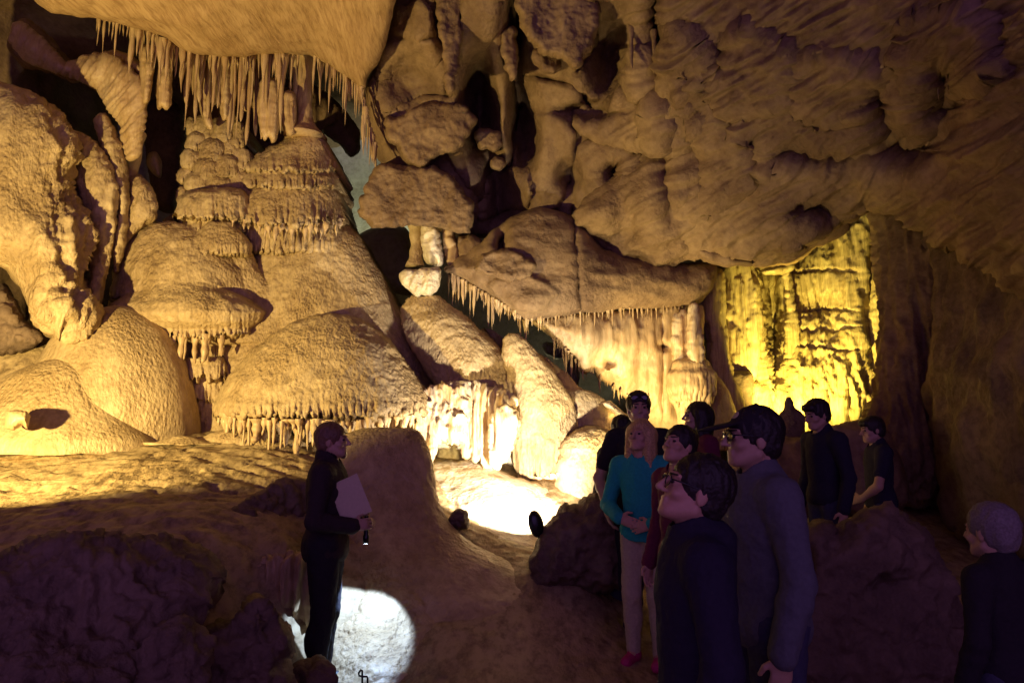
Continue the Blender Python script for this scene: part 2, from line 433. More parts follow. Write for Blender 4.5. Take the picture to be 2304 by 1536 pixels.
gx = np.concatenate([np.arange(-9, -3.6, .09), np.arange(-3.6, 2.6, .03), np.arange(2.6, 9.01, .09)])
gy = np.concatenate([np.arange(-3, 3, .12), np.arange(3, 8.6, .03), np.arange(8.6, 14.01, .12)])
GX, GY = np.meshgrid(gx, gy)
def gh(x, y): return ghf(np.asarray(x)*300, np.asarray(y)*300)
GZ = gh(GX, GY)
P = np.stack([GX, GY, GZ], -1)
rough = np.clip((-GX-0.6)/0.8, 0.12, 1)
rough = np.maximum(rough, np.clip((GY-5.8)/.7, 0.12, .7))
q = np.stack([GX, GY, GZ], -1)
dz = 0.07*fbm(q*1.1+5, 4)+0.05*fbm(q*np.array([2.5, 5, 3])+9, 4, 'r')
pits = np.clip(fbm(q*np.array([4.0, 6.0, 4])+31, 3)-0.28, 0, 1)*-0.32
P[..., 2] += (dz+pits*np.clip((-GX-.9)/.5, 0, 1))*rough
ground = grid_sheet('ground', P, 'floor_rock')

# ---- outer shell: back wall, side walls, roof far above (all rough rock)
px, py = np.meshgrid(np.arange(-500, 2900, 14), np.arange(-420, 1130, 14))
bk = rbf([(-500, 500, 12), (200, 400, 12.5), (700, 300, 14.5), (800, 440, 14.9), (900, 550, 14.5), (1300, 500, 13), (1300, 850, 12.5), (1700, 600, 12.5), (2100, 600, 11), (2800, 600, 8), (-500, -400, 9), (900, -400, 9), (2800, -400, 7), (-500, 1130, 11), (1200, 1130, 12), (2800, 1130, 8)])
grid_sheet('cave_back_wall', at(px, py, bk(px, py)), 'pale_rock', [('f', .8, .3, 4), ('r', (3, 3, .8), .12, 3)])
yy, zz = np.meshgrid(np.arange(-3.2, 14, .15), np.arange(-.4, 8.6, .15), indexing='ij')
grid_sheet('cave_left_wall', np.stack([-7.6+0*yy, yy, zz], -1), 'brown_rock', [('f', .6, .6, 4), ('r', 2, .15, 3)])
grid_sheet('cave_right_wall', np.stack([6.6+0*yy+.12*np.maximum(0, yy-5), yy, zz], -1), 'dark_rock', [('f', .6, .6, 4), ('r', (2, 2, .7), .2, 3)])
xx, yy = np.meshgrid(np.arange(-8.4, 9.4, .16), np.arange(-3.2, 14, .16))
grid_sheet('cave_roof', np.stack([xx, yy, 7.9+0*xx], -1), 'brown_rock', [('f', .6, .5, 4)])

# ---- the smooth sloping ceiling slab over the flowstone
CE = [(150, -120), (60, -40), (110, 25), (215, 42), (300, 62), (370, 84), (420, 118), (470, 124), (530, 128), (600, 119), (690, 124), (740, 148), (790, 178), (818, 205), (826, 176), (850, 140), (872, 85), (884, 30), (905, -40), (900, -130)]
ceil_depth = [(150, -100, 6.2), (900, -100, 6.3), (110, 20, 7.0), (420, 120, 7.9), (700, 124, 8.3), (820, 200, 8.2), (880, 60, 7.3), (500, 0, 7.1)]
o = slab('cave_ceiling', CE, ceil_depth, .35, 'ceiling_rock', edge=110, back=1.6, step=6, jag=5, jagf=40,
         spec=[('f', .7, .12, 3), ('r', (1.2, 3.2, 1), .03, 3), ('f', 6, .012, 3)])
tag(o, kind='structure')
# ---- the rough brown ceiling of the right half
def plates(polys, cracks=(), cd=.3, cw=5):
    PQ = [(curve(p, 8, 8, 24), th) for p, th in polys]
    CQ = [np.array(c, float) for c in cracks]
    def f(u, v):
        out = np.zeros(u.shape)
        for Q, th in PQ:
            lo, hi = Q.min(0)-4, Q.max(0)+4
            m = (u > lo[0]) & (u < hi[0]) & (v > lo[1]) & (v < hi[1])
            if not m.any(): continue
            ins = inside(Q, u[m], v[m]); dd, _, _ = polydist(Q, u[m], v[m])
            out[m] += th*np.where(ins, np.clip(dd/5, 0, 1)**.5*.45, 0)
        for c in CQ:
            best = np.full(u.shape, 1e9)
            for a_, b_ in zip(c[:-1], c[1:]):
                ab = b_-a_; tt = np.clip(((u-a_[0])*ab[0]+(v-a_[1])*ab[1])/(ab@ab), 0, 1)
                best = np.minimum(best, np.hypot(u-a_[0]-tt*ab[0], v-a_[1]-tt*ab[1]))
            out -= cd*np.exp(-(best/cw)**2)
        return out
    return f
RCP = [([(1290, 250), (1340, 232), (1430, 226), (1486, 236), (1500, 280), (1490, 312), (1440, 320), (1380, 318), (1310, 300)], .3),
       ([(1404, 196), (1450, 110), (1530, 60), (1600, 130), (1580, 200), (1556, 216), (1500, 200)], .35),
       ([(890, 10), (960, 10), (978, 70), (960, 86), (930, 92), (896, 76)], .3), ([(880, 96), (990, 100), (1000, 220), (940, 236), (870, 262), (856, 190)], .2),
       ([(1060, -80), (1120, -80), (1110, 60), (1080, 120), (1050, 140), (1030, 90)], .35), ([(1195, 262), (1250, 258), (1290, 300), (1290, 370), (1250, 470), (1200, 480), (1180, 400), (1180, 320)], .3),
       ([(1080, 420), (1110, 386), (1180, 376), (1196, 430), (1190, 466), (1140, 470), (1078, 486)], .4), ([(1300, 330), (1420, 340), (1440, 470), (1360, 520), (1300, 500)], .2),
       ([(1470, 250), (1560, 230), (1580, 330), (1520, 350), (1480, 330)], .25), ([(1600, 120), (1700, 60), (1800, 120), (1760, 220), (1640, 240)], .2),
       ([(1820, 130), (1950, 120), (2000, 200), (1900, 260), (1800, 230)], .2), ([(2060, 40), (2200, 20), (2260, 160), (2120, 220), (2050, 150)], .25)]
RCC = [[(1010, 360), (1060, 430), (1075, 480)], [(1200, 170), (1290, 190), (1330, 240)], [(1290, 470), (1294, 540)], [(1400, 190), (1450, 205), (1530, 230), (1560, 220)], [(1600, 470), (1660, 450), (1720, 405), (1740, 380)], [(880, 250), (960, 215), (1010, 215)], [(1340, 0), (1342, 90), (1300, 160)], [(1150, 180), (1160, 260), (1150, 380)], [(1555, 160), (1570, 230), (1555, 250)]]
RC = [(884, -140), (880, 10), (866, 90), (840, 150), (828, 215), (835, 300), (850, 350), (880, 400), (905, 470), (960, 500), (1060, 540), (1160, 520), (1300, 540), (1420, 560), (1600, 570), (1800, 545), (1960, 470), (2100, 520), (2420, 640), (2420, -140)]
rc_depth = [(880, -100, 7.6), (1500, -100, 6.6), (2400, -100, 4.6), (850, 250, 8.8), (1000, 450, 9.6), (1300, 480, 9.2), (1600, 540, 8.6), (1950, 450, 7.6), (2400, 600, 5.2), (1400, 200, 8.2), (1900, 150, 6.4), (2300, 250, 5.2), (1700, 330, 7.6)]
dents = [(1080, 230, 38, 110, 1.3), (1165, 120, 30, 150, 1.2), (1180, 290, 30, 90, 1.0), (930, 180, 70, 60, .5), (1370, 110, 50, 90, .9), (1120, 430, 40, 80, .9), (1280, 395, 28, 34, .5), (1385, 390, 26, 34, .45), (1500, 390, 40, 60, .6), (1560, 330, 22, 40, .4), (1850, 340, 90, 26, .35), (1990, 225, 36, 44, .9), (2060, 330, 90, 50, .6),
         (1650, 275, 12, 20, .3), (1700, 350, 14, 36, .3), (1690, 320, 14, 16, .3), (1580, 400, 10, 26, .25), (1480, 60, 26, 120, .7), (1630, 110, 20, 40, .3), (1840, 470, 60, 30, .3), (2140, 210, 60, 80, .5), (1000, 60, 22, 70, .5), (1330, 250, 60, 22, .4)]
o = slab('cave_ceiling', RC, rc_depth, .5, 'brown_rock', edge=140, back=1.2, step=4.5, jag=14, jagf=50, dents=dents, extra=plates(RCP, RCC),
         spec=[('f', .8, .15, 4), ('r', (1.4, .8, .8), .06, 4), ('f', 7, .025, 4)],
         fold=lambda V, u, v: np.clip((u-1250)/200, 0, 1)*(.15*fbm(np.stack([(u*.5+v*.87)/80, (u*.87-v*.5)/420, 0*u], 1)+4, 4, 'r')+.05*fbm(np.stack([(u*.5+v*.87)/18, (u*.87-v*.5)/160, 0*u], 1)+4, 2, 'r')))
tag(o, kind='structure')

# ---- right wall: dim fluted curtain of rock, and the black wall beyond
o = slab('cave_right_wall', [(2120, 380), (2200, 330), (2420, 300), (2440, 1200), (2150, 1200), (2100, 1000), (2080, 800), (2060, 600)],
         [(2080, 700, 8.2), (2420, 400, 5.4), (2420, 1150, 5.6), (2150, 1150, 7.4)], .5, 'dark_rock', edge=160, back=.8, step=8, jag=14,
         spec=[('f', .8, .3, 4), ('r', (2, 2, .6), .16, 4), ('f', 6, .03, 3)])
tag(o, kind='structure')

# ================================================================ THINGS: flowstone of the left chamber
FS = [('f', 1.1, .05, 2), ('f', 7, .006, 3)]
FSR = [('f', 1.6, .06, 3), ('r', (4, 4, 5), .022, 3), ('f', 9, .012, 3)]
fold_v = lambda fx, amp, fz=.35: (lambda V, u, v: amp*fbm(V*np.array([fx, fx, fz])+3.7, 3, 'r'))


# ---- the great flowstone: one continuous body of overlapping domes and tiers
def relief(name, domes, core, core_depth, mat, box, step=2.5, k=.10, thick=.8, spec=()):
    """one solid: at every point the nearest of the domes (rows of py, left, right), blended; each dome may end in a dripping lip"""
    x0, y0, x1, y1 = box
    X, Y = np.meshgrid(np.arange(x0, x1+step, step), np.arange(y0, y1+step, step)); ny, nx = X.shape
    D = np.full(X.shape, 99.0); mask = inside(curve(core, 8, 4, 30), X, Y)
    D[mask] = (rbf(core_depth)(X[mask], Y[mask]) if hasattr(core_depth, '__len__') else core_depth)
    for q in domes:
        R = np.array(q['rows'], float); Yc = q['Y']; lip = q.get('lip', (0, 10)); fl = q.get('flute', (0, 30, 11))
        o = nextoff()
        n1 = fbm(np.stack([X/lip[1]+o[0], 0*X+o[1], 0*X], -1), 2, 'r') if lip[0] else 0
        vl = R[-1, 0]+lip[0]*(n1*.7-.1)+(q.get('sag', 0)*np.sin((X-R[-1, 1])/max(1, R[-1, 2]-R[-1, 1])*3.14))
        wob = 5*fbm(np.stack([0*X+o[0], Y/26+o[1], 0*X], -1), 2)*q.get('wob', 1)
        l = np.interp(Y, R[:, 0], R[:, 1])+wob; r = np.interp(Y, R[:, 0], R[:, 2])+wob*.6
        cx = (l+r)/2; hw = np.maximum((r-l)/2, .5); s = (X-cx)/hw
        ok = (np.abs(s) < 1) & (Y >= R[0, 0]) & (Y < vl+10)
        d = Yc+q.get('lean', 0)*(Y-R[0, 0])/100-q.get('ratio', .7)*hw/FPX*Yc*np.sqrt(np.clip(1-s*s, 0, 1))
        if fl[0]:
            w = np.exp(-np.clip(vl-Y, 0, 999)/fl[1])
            d = d-fl[0]*w*(fbm(np.stack([X/fl[2]+o[1], Y/160, 0*X], -1)+o, 2, 'r')-.2)
        d = d+np.clip((Y-vl)/3.0, 0, 4)*.12
        kk = q.get('k', k)
        h = np.clip(.5+.5*(D-d)/kk, 0, 1); h = np.where(mask, h, 1.0)
        base = np.where(mask, D, d)
        D = np.where(ok, np.where(mask, base*(1-h)+d*h-kk*h*(1-h), d), D); mask |= ok
    keep = mask[:-1, :-1] & mask[1:, :-1] & mask[:-1, 1:] & mask[1:, 1:]
    idx = -np.ones(X.shape, int); used = np.zeros(X.shape, bool)
    for a_ in (0, 1):
        for b_ in (0, 1): used[a_:ny-1+a_, b_:nx-1+b_] |= keep
    idx[used] = np.arange(used.sum())
    Vf = at(X[used], Y[used], D[used])
    rr, cc = np.nonzero(keep)
    q4 = np.stack([idx[rr, cc], idx[rr+1, cc], idx[rr+1, cc+1], idx[rr, cc+1]], 1)
    N = vnormals(Vf, q4)
    if N[:, 1].mean() > 0: q4 = q4[:, ::-1]; N = -N
    Vf = detail(Vf, N, spec)
    n = len(Vf); Vb = Vf+np.array((0, thick, 0))
    E = np.concatenate([q4[:, [i, (i+1) % 4]] for i in range(4)]); key = np.sort(E, 1)
    _, inv, cnt = np.unique(key, axis=0, return_inverse=True, return_counts=True)
    be = E[cnt[inv.ravel()] == 1]
    F = np.concatenate([q4, q4[:, ::-1]+n, np.stack([be[:, 1], be[:, 0], be[:, 0]+n, be[:, 1]+n], 1)])
    o = link(name, np.concatenate([Vf, Vb]), F, mat)
    def depth(u, v):
        i = np.clip(((np.asarray(v)-y0)/step).astype(int), 0, ny-1); j = np.clip(((np.asarray(u)-x0)/step).astype(int), 0, nx-1)
        return D[i, j]
    return o, depth
domes = [
    dict(rows=[(286, 676, 702), (308, 646, 722), (330, 608, 738), (352, 580, 750), (368, 560, 757), (378, 552, 761)], Y=8.9, lip=(16, 9), flute=(.10, 14, 9), ratio=.75, sag=4),
    dict(rows=[(352, 620, 735), (385, 566, 752), (400, 552, 762), (410, 548, 764)], Y=8.9, lip=(22, 9), flute=(.12, 18, 9), ratio=.76, sag=6),
    dict(rows=[(395, 590, 740), (425, 560, 758), (446, 540, 766), (470, 522, 775), (484, 512, 780)], Y=8.9, lip=(34, 10), flute=(.14, 24, 10), ratio=.76, sag=10),
    dict(rows=[(430, 560, 750), (500, 530, 768), (545, 540, 768), (560, 545, 766)], Y=8.95, lip=(20, 12), flute=(.16, 60, 11), ratio=.66),
    dict(rows=[(508, 700, 785), (518, 640, 800), (532, 604, 812), (560, 576, 826), (600, 548, 846), (650, 516, 872), (700, 490, 898), (760, 460, 930), (820, 430, 962), (880, 415, 985), (960, 410, 1010)], Y=9.0, ratio=.64, k=.16),
    dict(rows=[(709, 715, 775), (716, 690, 800), (730, 655, 830), (752, 612, 862), (785, 570, 893), (825, 535, 920), (860, 508, 948), (890, 490, 968), (908, 480, 978), (922, 478, 980)], Y=8.0, ratio=.74, lip=(30, 14), flute=(.10, 16, 13), k=.14, sag=6, wob=.6),
    dict(rows=[(497, 350, 392), (504, 330, 420), (520, 306, 450), (545, 286, 490), (580, 268, 520), (615, 256, 545), (645, 248, 548), (662, 247, 530)], Y=8.6, ratio=.66, lip=(18, 10), flute=(.06, 14, 9), k=.14),
    dict(rows=[(620, 262, 500), (680, 258, 480), (720, 262, 470)], Y=8.75, ratio=.6),
    dict(rows=[(500, 470, 520), (530, 440, 550), (552, 424, 566), (566, 424, 564)], Y=8.45, ratio=.6, lip=(14, 9), flute=(.06, 14, 9), k=.12),
    dict(rows=[(560, 420, 560), (620, 400, 590), (700, 350, 640), (770, 340, 660)], Y=8.6, ratio=.45, k=.2),
    dict(rows=[(640, 360, 470), (664, 290, 540), (685, 250, 580), (702, 240, 600), (722, 262, 590), (740, 320, 565)], Y=8.3, ratio=.55, lip=(26, 11), flute=(.10, 18, 10), k=.16, sag=10),
    dict(rows=[(720, 380, 520), (780, 392, 512), (826, 402, 506)], Y=8.5, ratio=.55, lip=(16, 9), flute=(.14, 60, 11)),
    dict(rows=[(806, 402, 500), (826, 394, 512), (840, 392, 514)], Y=8.25, ratio=.6, lip=(26, 10), flute=(.10, 20, 10), sag=6),
    dict(rows=[(840, 410, 500), (880, 418, 500), (892, 424, 498)], Y=8.3, ratio=.55, lip=(16, 9), flute=(.12, 30, 9), sag=6),
    dict(rows=[(880, 420, 500), (960, 436, 520), (990, 430, 560)], Y=8.3, ratio=.4),
    # knobbly tower
    dict(rows=[(262, 505, 522), (268, 484, 530), (280, 462, 536), (320, 440, 548), (400, 410, 572), (470, 395, 580), (500, 400, 590)], Y=9.15, ratio=.7, k=.15),
    dict(rows=[(426, 470, 520), (432, 420, 545), (446, 398, 556), (470, 388, 562), (480, 388, 560)], Y=8.6, ratio=.65, lip=(26, 10), flute=(.1, 20, 10)),
    dict(rows=[(480, 402, 548), (520, 398, 560)], Y=8.75, ratio=.6, lip=(10, 10), flute=(.1, 40, 10)),
]
for (kx, ky, kw, kh) in [(430, 282, 13, 34), (452, 276, 14, 30), (470, 300, 22, 40), (500, 290, 24, 44), (520, 276, 14, 40), (440, 318, 22, 36), (478, 338, 26, 40), (520, 332, 24, 46), (536, 300, 14, 50), (430, 356, 24, 34), (466, 378, 28, 38), (508, 372, 26, 44), (546, 360, 18, 44), (416, 394, 18, 30), (444, 408, 28, 34), (490, 416, 30, 38), (534, 404, 28, 42), (562, 400, 16, 40), (408, 440, 14, 34), (556, 446, 20, 44), (404, 476, 16, 30), (590, 360, 16, 30), (610, 338, 14, 20)]:
    domes.append(dict(rows=[(ky-kh*.5, kx-kw*.3, kx+kw*.3), (ky-kh*.42, kx-kw*.65, kx+kw*.65), (ky-kh*.2, kx-kw*.95, kx+kw*.95), (ky+kh*.35, kx-kw, kx+kw), (ky+kh*.5, kx-kw*.85, kx+kw*.85)], Y=8.78+.0011*(500-ky)-.0+random.uniform(-.08, .08), ratio=.9, lip=(10, 8), flute=(.05, 14, 8), k=.08, wob=.8))
core = [(248, 700), (262, 610), (300, 545), (350, 505), (398, 470), (400, 390), (432, 300), (516, 270), (556, 380), (620, 330), (690, 292), (750, 370), (776, 490), (846, 640), (925, 740), (980, 880), (985, 990), (420, 990), (320, 770)]
great, gdep = relief('great_flowstone', domes, core, [(400, 300, 9.9), (700, 400, 9.5), (900, 900, 9.2), (300, 700, 9.2)], 'flowstone', (236, 256, 1014, 1000), spec=[('f', 1.3, .05, 3), ('f', 6, .014, 3), ('r', (4, 4, 5), .022, 4), ('f', 20, .006, 2)])
tag(great, 'great stacked flowstone with curtained tiers and a fringed lower dome behind the guide', 'flowstone')
def drips(parent, pts, n, lens, r, mat='drapery', name='drip', kind='s', jy=3):
    P_ = np.array(pts, float); t_ = np.concatenate([[0], np.cumsum(np.hypot(np.diff(P_[:, 0]), np.diff(P_[:, 1])))])
    for i in range(n):
        s_ = t_[-1]*(i+random.uniform(.1, .9))/n
        u_, v_ = np.interp(s_, t_, P_[:, 0]), np.interp(s_, t_, P_[:, 1])+random.uniform(-jy, jy)
        L_ = lens[0]+(lens[1]-lens[0])*random.random()**1.5
        stalactite(at(u_, v_, float(gdep(u_, v_-4))+.05), L_, r*random.uniform(.5, 1.5), mat, kind, parent, name)
drips(great, [(482, 918), (520, 934), (600, 942), (700, 944), (800, 944), (900, 938), (974, 916)], 52, (.10, .40), .046)
drips(great, [(560, 938), (650, 946), (760, 946)], 14, (.25, .5), .05, kind='t')
drips(great, [(520, 492), (580, 500), (660, 504), (740, 500), (776, 488)], 22, (.12, .34), .04)
drips(great, [(360, 748), (430, 756), (500, 754)], 8, (.2, .42), .05, kind='t')
m7, _ = mound('flowstone_dome', [(690, 232, 300), (698, 210, 320), (715, 184, 345), (740, 158, 372), (775, 130, 398), (815, 108, 418), (860, 85, 432), (910, 66, 440), (960, 52, 440), (990, 50, 438), (1020, 50, 436)], 8.0, 'flowstone', ratio=.8, spec=FS)
tag(m7, 'smooth flowstone dome leaning against the fringed dome, left of the cleft', 'flowstone')
m8, _ = mound('flowstone_dome', [(806, 118, 165), (812, 95, 188), (826, 62, 212), (850, 20, 236), (890, -20, 258), (930, -60, 285), (965, -90, 318), (990, -110, 345), (1020, -110, 350)], 7.5, 'flowstone', ratio=.7, spec=FS)
tag(m8, 'low flowstone dome at the lower left with a small stone on its side', 'flowstone')
m8b, _ = mound('flowstone_dome', [(760, 20, 60), (770, -20, 140), (800, -60, 180), (850, -90, 200), (960, -90, 200)], 8.4, 'floor_rock', ratio=.7, spec=FSR)
tag(m8b, 'dull flat mound of rock under the tip of the big left rock', 'flowstone')
m8c, _ = mound('flowstone_lump', [(966, 505, 560), (975, 470, 640), (990, 440, 690), (1015, 420, 700)], 7.7, 'flowstone', ratio=.5, spec=FS)
tag(m8c, 'low swell of flowstone on the floor under the dome fringe', 'flowstone')
m8d, _ = mound('flowstone_lump', [(978, 385, 420), (984, 360, 440), (1000, 320, 500)], 7.4, 'flowstone', ratio=.5, spec=FS)
tag(m8d, 'small bulge of flowstone at the foot of the left domes', 'flowstone')
o = slab('broken_stone', [(12, 945), (18, 925), (40, 922), (62, 926), (68, 940), (62, 966), (50, 958), (30, 968), (14, 962)], 6.55, .16, 'drapery', edge=22, step=2, jag=3, jagf=9, spec=[('f', 8, .03, 3)])
tag(o, 'small pale broken stone throwing a shadow on the left dome', 'stone')

# big left rock and its ribs
o = slab('hanging_rock', [(-90, 185), (0, 183), (60, 200), (112, 245), (150, 292), (172, 330), (165, 400), (180, 460), (205, 520), (200, 560), (178, 610), (186, 640), (210, 690), (205, 735), (165, 756), (140, 752), (95, 742), (60, 690), (38, 640), (0, 598), (-90, 560)],
         [(-90, 300, 7.4), (100, 250, 7.65), (180, 420, 7.95), (100, 700, 7.5), (200, 740, 7.7), (0, 580, 7.4)], .5, 'flowstone', edge=150, back=.6, step=4, jag=7, jagf=30,
         spec=[('f', 1.0, .12, 3), ('f', 8, .012, 3)], fold=lambda V, u, v: np.clip((u-50)/80, 0, 1)*(.15*fbm(V*np.array([5, 5, 1.1])+2, 4, 'r')+.05*fbm(V*14, 3))+.05*fbm(V*np.array([2.5, 2.5, .8]), 3, 'r'))
tag(o, 'huge smooth wedge of rock hanging at the left edge', 'rock')
for q, d, lab in (([(160, 300), (200, 310), (240, 350), (265, 420), (262, 520), (240, 620), (222, 700), (196, 738), (190, 690), (205, 600), (200, 500), (172, 420)], 8.15, 'shadowed rib of rock along the big left rock'),
                  ([(212, 270), (240, 260), (275, 330), (290, 420), (286, 520), (262, 620), (250, 560), (258, 460), (240, 380)], 8.3, 'narrow lumpy rib of rock behind the shadowed rib'),
                  ([(292, 402), (318, 396), (338, 416), (352, 450), (352, 490), (330, 508), (300, 530), (276, 580), (262, 600), (268, 540), (284, 480)], 8.5, 'pale folded rib of rock beside the round dome')):
    o = slab('rock_rib', q, d, .28, 'flowstone', edge=45, step=3, jag=6, jagf=18, spec=[('r', (6, 6, 1.6), .07, 4), ('f', 9, .03, 3)])
    tag(o, lab, 'rock', 'ribs of rock beside the big left rock')
o = slab('rubble_bank', [(-60, 700), (0, 640), (30, 660), (60, 720), (100, 760), (60, 790), (0, 800), (-60, 800)], 7.9, .3, 'dark_rock', edge=50, step=4, jag=8, jagf=16, spec=[('b', 6, .08, 3)])
tag(o, 'crumbly dark bank of rubble under the big left rock', 'rock')

# feathered wing of drapery, upper left
wing = [(25, 62), (48, 50), (80, 70), (118, 108), (150, 140), (185, 128), (215, 118), (250, 122), (290, 148), (318, 178), (332, 205), (326, 280), (314, 350), (290, 362), (276, 330), (268, 280), (245, 250), (215, 205), (170, 180), (110, 160), (60, 140), (28, 100)]
o = slab('ribbed_drapery', wing, [(30, 80, 8.5), (200, 160, 8.3), (320, 200, 8.2), (300, 350, 8.3)], .22, 'drapery', edge=40, step=2.5, jag=3, jagf=12,
         spec=[('f', 3, .04, 3)], fold=lambda V, u, v: .06*fbm(np.stack([(u+.35*v+.0012*(v-60)**2)/22, v/120, 0*u], 1), 4, 'r'))
tag(o, 'wing shaped drapery with feathered ribs at the upper left', 'drapery')
o = slab('ceiling_boulder', [(30, 60), (60, 45), (110, 80), (150, 130), (200, 175), (160, 182), (100, 160), (50, 150), (20, 110)], 8.8, .35, 'brown_rock', edge=50, step=4, jag=6, spec=[('r', 4, .08, 4)])
tag(o, 'long dim boulder behind the feathered drapery', 'rock')
o = slab('pale_shelf', [(228, 122), (260, 112), (300, 128), (330, 160), (322, 178), (290, 158), (250, 138)], 8.3, .15, 'drapery', edge=16, step=2.5, jag=2, spec=[('f', 5, .03, 3)])
tag(o, 'thin curved ledge on top of the feathered drapery', 'drapery')
st = stalactite(at(302, 300, 8.5), 1.05, .13, 'drapery', 'c', name='stone_column'); tag(st, 'short pale column below the feathered drapery wing', 'column')
o = slab('flowstone_lump', [(334, 345), (352, 342), (364, 366), (362, 400), (345, 392), (330, 370)], 9.3, .2, 'flowstone', edge=16, step=2.5, spec=[('f', 5, .04, 3)])
tag(o, 'small lone lump of pale stone in the dark gap', 'rock')
o = slab('gap_shade_slab', [(330, 238), (372, 220), (412, 250), (420, 330), (400, 470), (352, 470), (340, 420), (326, 330)], 11.6, .4, 'dark_rock', edge=40, step=5, jag=6, spec=[('f', 2, .12, 4)])  # shade of the gap put in as a dark slab before the paler wall
tag(o, 'back of the gap left of the knobbly tower, coloured dark for its shade', 'rock')

# wall behind the tower and the draperies above it
o = slab('rock_backdrop_mound', [(420, 190), (520, 170), (700, 190), (800, 280), (810, 330), (790, 350), (730, 300), (690, 330), (600, 380), (560, 440), (520, 470), (460, 420), (430, 300)], [(430, 300, 10.4), (800, 300, 10.8), (600, 200, 9.6)], .5, 'brown_rock', edge=90, step=5, jag=8, spec=[('r', 3, .14, 4), ('f', 8, .03, 3)])
o.name = 'lumpy_rock'
tag(o, 'lumpy rock wall behind the hanging curtain of stalactites', 'rock')
col, _ = mound('stone_column', [(118, 668, 708), (135, 670, 706), (160, 673, 703, .2), (200, 672, 702, .3), (240, 671, 702, .3), (270, 670, 704, .3), (285, 664, 712, .2), (296, 650, 722), (310, 640, 735)], 8.75, 'drapery', ratio=1, nu=48, spec=[('f', 5, .03, 3)], famp=.05, flute=(16, 16, .5))
tag(col, 'thick stone column joining the ceiling to the tiered dome', 'column')
for ol, d, lab in (([(584, 186), (604, 176), (622, 184), (628, 222), (628, 280), (622, 312), (612, 322), (604, 308), (596, 318), (586, 296), (580, 250)], 8.45, 'thick knobbly hanging drapery with a ragged foot, left of the column'),
                   ([(634, 214), (650, 204), (664, 214), (668, 258), (664, 296), (652, 306), (640, 298), (632, 262)], 8.6, 'smooth rounded hanging drapery touching the thick column'),
                   ([(350, 100), (372, 96), (386, 130), (386, 180), (384, 232), (374, 248), (366, 240), (356, 246), (352, 206), (354, 150)], 8.1, 'long flat drapery with twin tips over the dark gap'),
                   ([(316, 110), (340, 104), (348, 140), (342, 180), (336, 224), (324, 232), (318, 190)], 8.0, 'dim flat drapery left of the twin tipped one'),
                   ([(440, 150), (462, 140), (474, 190), (470, 240), (480, 290), (462, 282), (450, 240)], 8.6, 'folded hanging drapery at the left end of the curtain'),
                   ([(496, 130), (516, 128), (520, 200), (514, 262), (500, 268), (492, 210)], 8.6, 'broad smooth hanging tube in the curtain above the knobbly tower'),
                   ([(536, 132), (560, 130), (566, 200), (556, 250), (544, 240), (538, 190)], 8.65, 'pale hanging blade in the middle of the curtain')):
    o = slab('hanging_drapery', ol, d, .13, 'drapery', edge=16, step=2.5, jag=2.5, jagf=12, spec=[('r', (8, 8, 1.2), .05, 3), ('f', 10, .02, 3)])
    tag(o, lab, 'drapery', 'draperies hanging from the ceiling edge')

def hang_row(edge, n, lens, rads, mat, label, group, kind='s', up=8, jit=.12, cat='stalactite'):
    """single stalactites along a ceiling edge: edge = [(px, py, Y)...], lens/rads = (min, max) metres"""
    E = np.array(edge, float)
    t = np.concatenate([[0], np.cumsum(np.hypot(np.diff(E[:, 0]), np.diff(E[:, 1])))])
    for k in range(n):
        s = t[-1]*(k+random.uniform(0, 1))/n
        x, y, d = (np.interp(s, t, E[:, j]) for j in range(3))
        L = lens[0]+(lens[1]-lens[0])*random.random()**2.2
        o = stalactite(at(x, y-up, d+random.uniform(-jit, jit)), L+.05, random.uniform(*rads)*(0.6+.5*L/lens[1]), mat, kind)
        tag(o, label, cat, group)
hang_row([(212, 50, 7.3), (300, 66, 7.5), (352, 86, 7.7)], 16, (.1, .42), (.012, .022), 'drapery', 'thin dim stalactite on the shadowed left end of the ceiling edge', 'thin stalactites at the dim left end of the ceiling edge')
hang_row([(300, 66, 7.5), (420, 120, 7.95)], 16, (.3, .8), (.022, .05), 'drapery', 'long stalactite above the dark gap beside the knobbly tower', 'long stalactites above the dark gap')
hang_row([(388, 105, 7.9), (440, 128, 8.0), (530, 132, 8.15), (600, 122, 8.2), (672, 126, 8.25)], 52, (.14, 1.1), (.02, .055), 'drapery', 'stalactite in the dense curtain left of the thick column', 'stalactites of the dense curtain left of the column')
hang_row([(420, 130, 8.3), (530, 140, 8.5), (600, 132, 8.6), (680, 134, 8.6)], 24, (.4, 1.3), (.035, .065), 'drapery', 'thick rear stalactite in the curtain above the knobbly tower', 'thick rear stalactites of the curtain', 't')
hang_row([(704, 132, 8.3), (760, 165, 8.3), (818, 206, 8.25)], 26, (.12, .75), (.014, .035), 'drapery', 'stalactite on the ceiling edge right of the thick column', 'stalactites right of the thick column')
hang_row([(812, 205, 8.2), (822, 250, 8.3), (836, 310, 8.4), (848, 350, 8.4)], 24, (.1, .5), (.018, .04), 'drapery', 'stalactite on the steep rock edge above the far lit opening', 'stalactites on the steep edge above the far opening', up=14)
o = stalactite(at(818, 262, 8.2), .52, .035, 'drapery'); tag(o, 'single long pointed stalactite left of the far lit opening', 'stalactite')

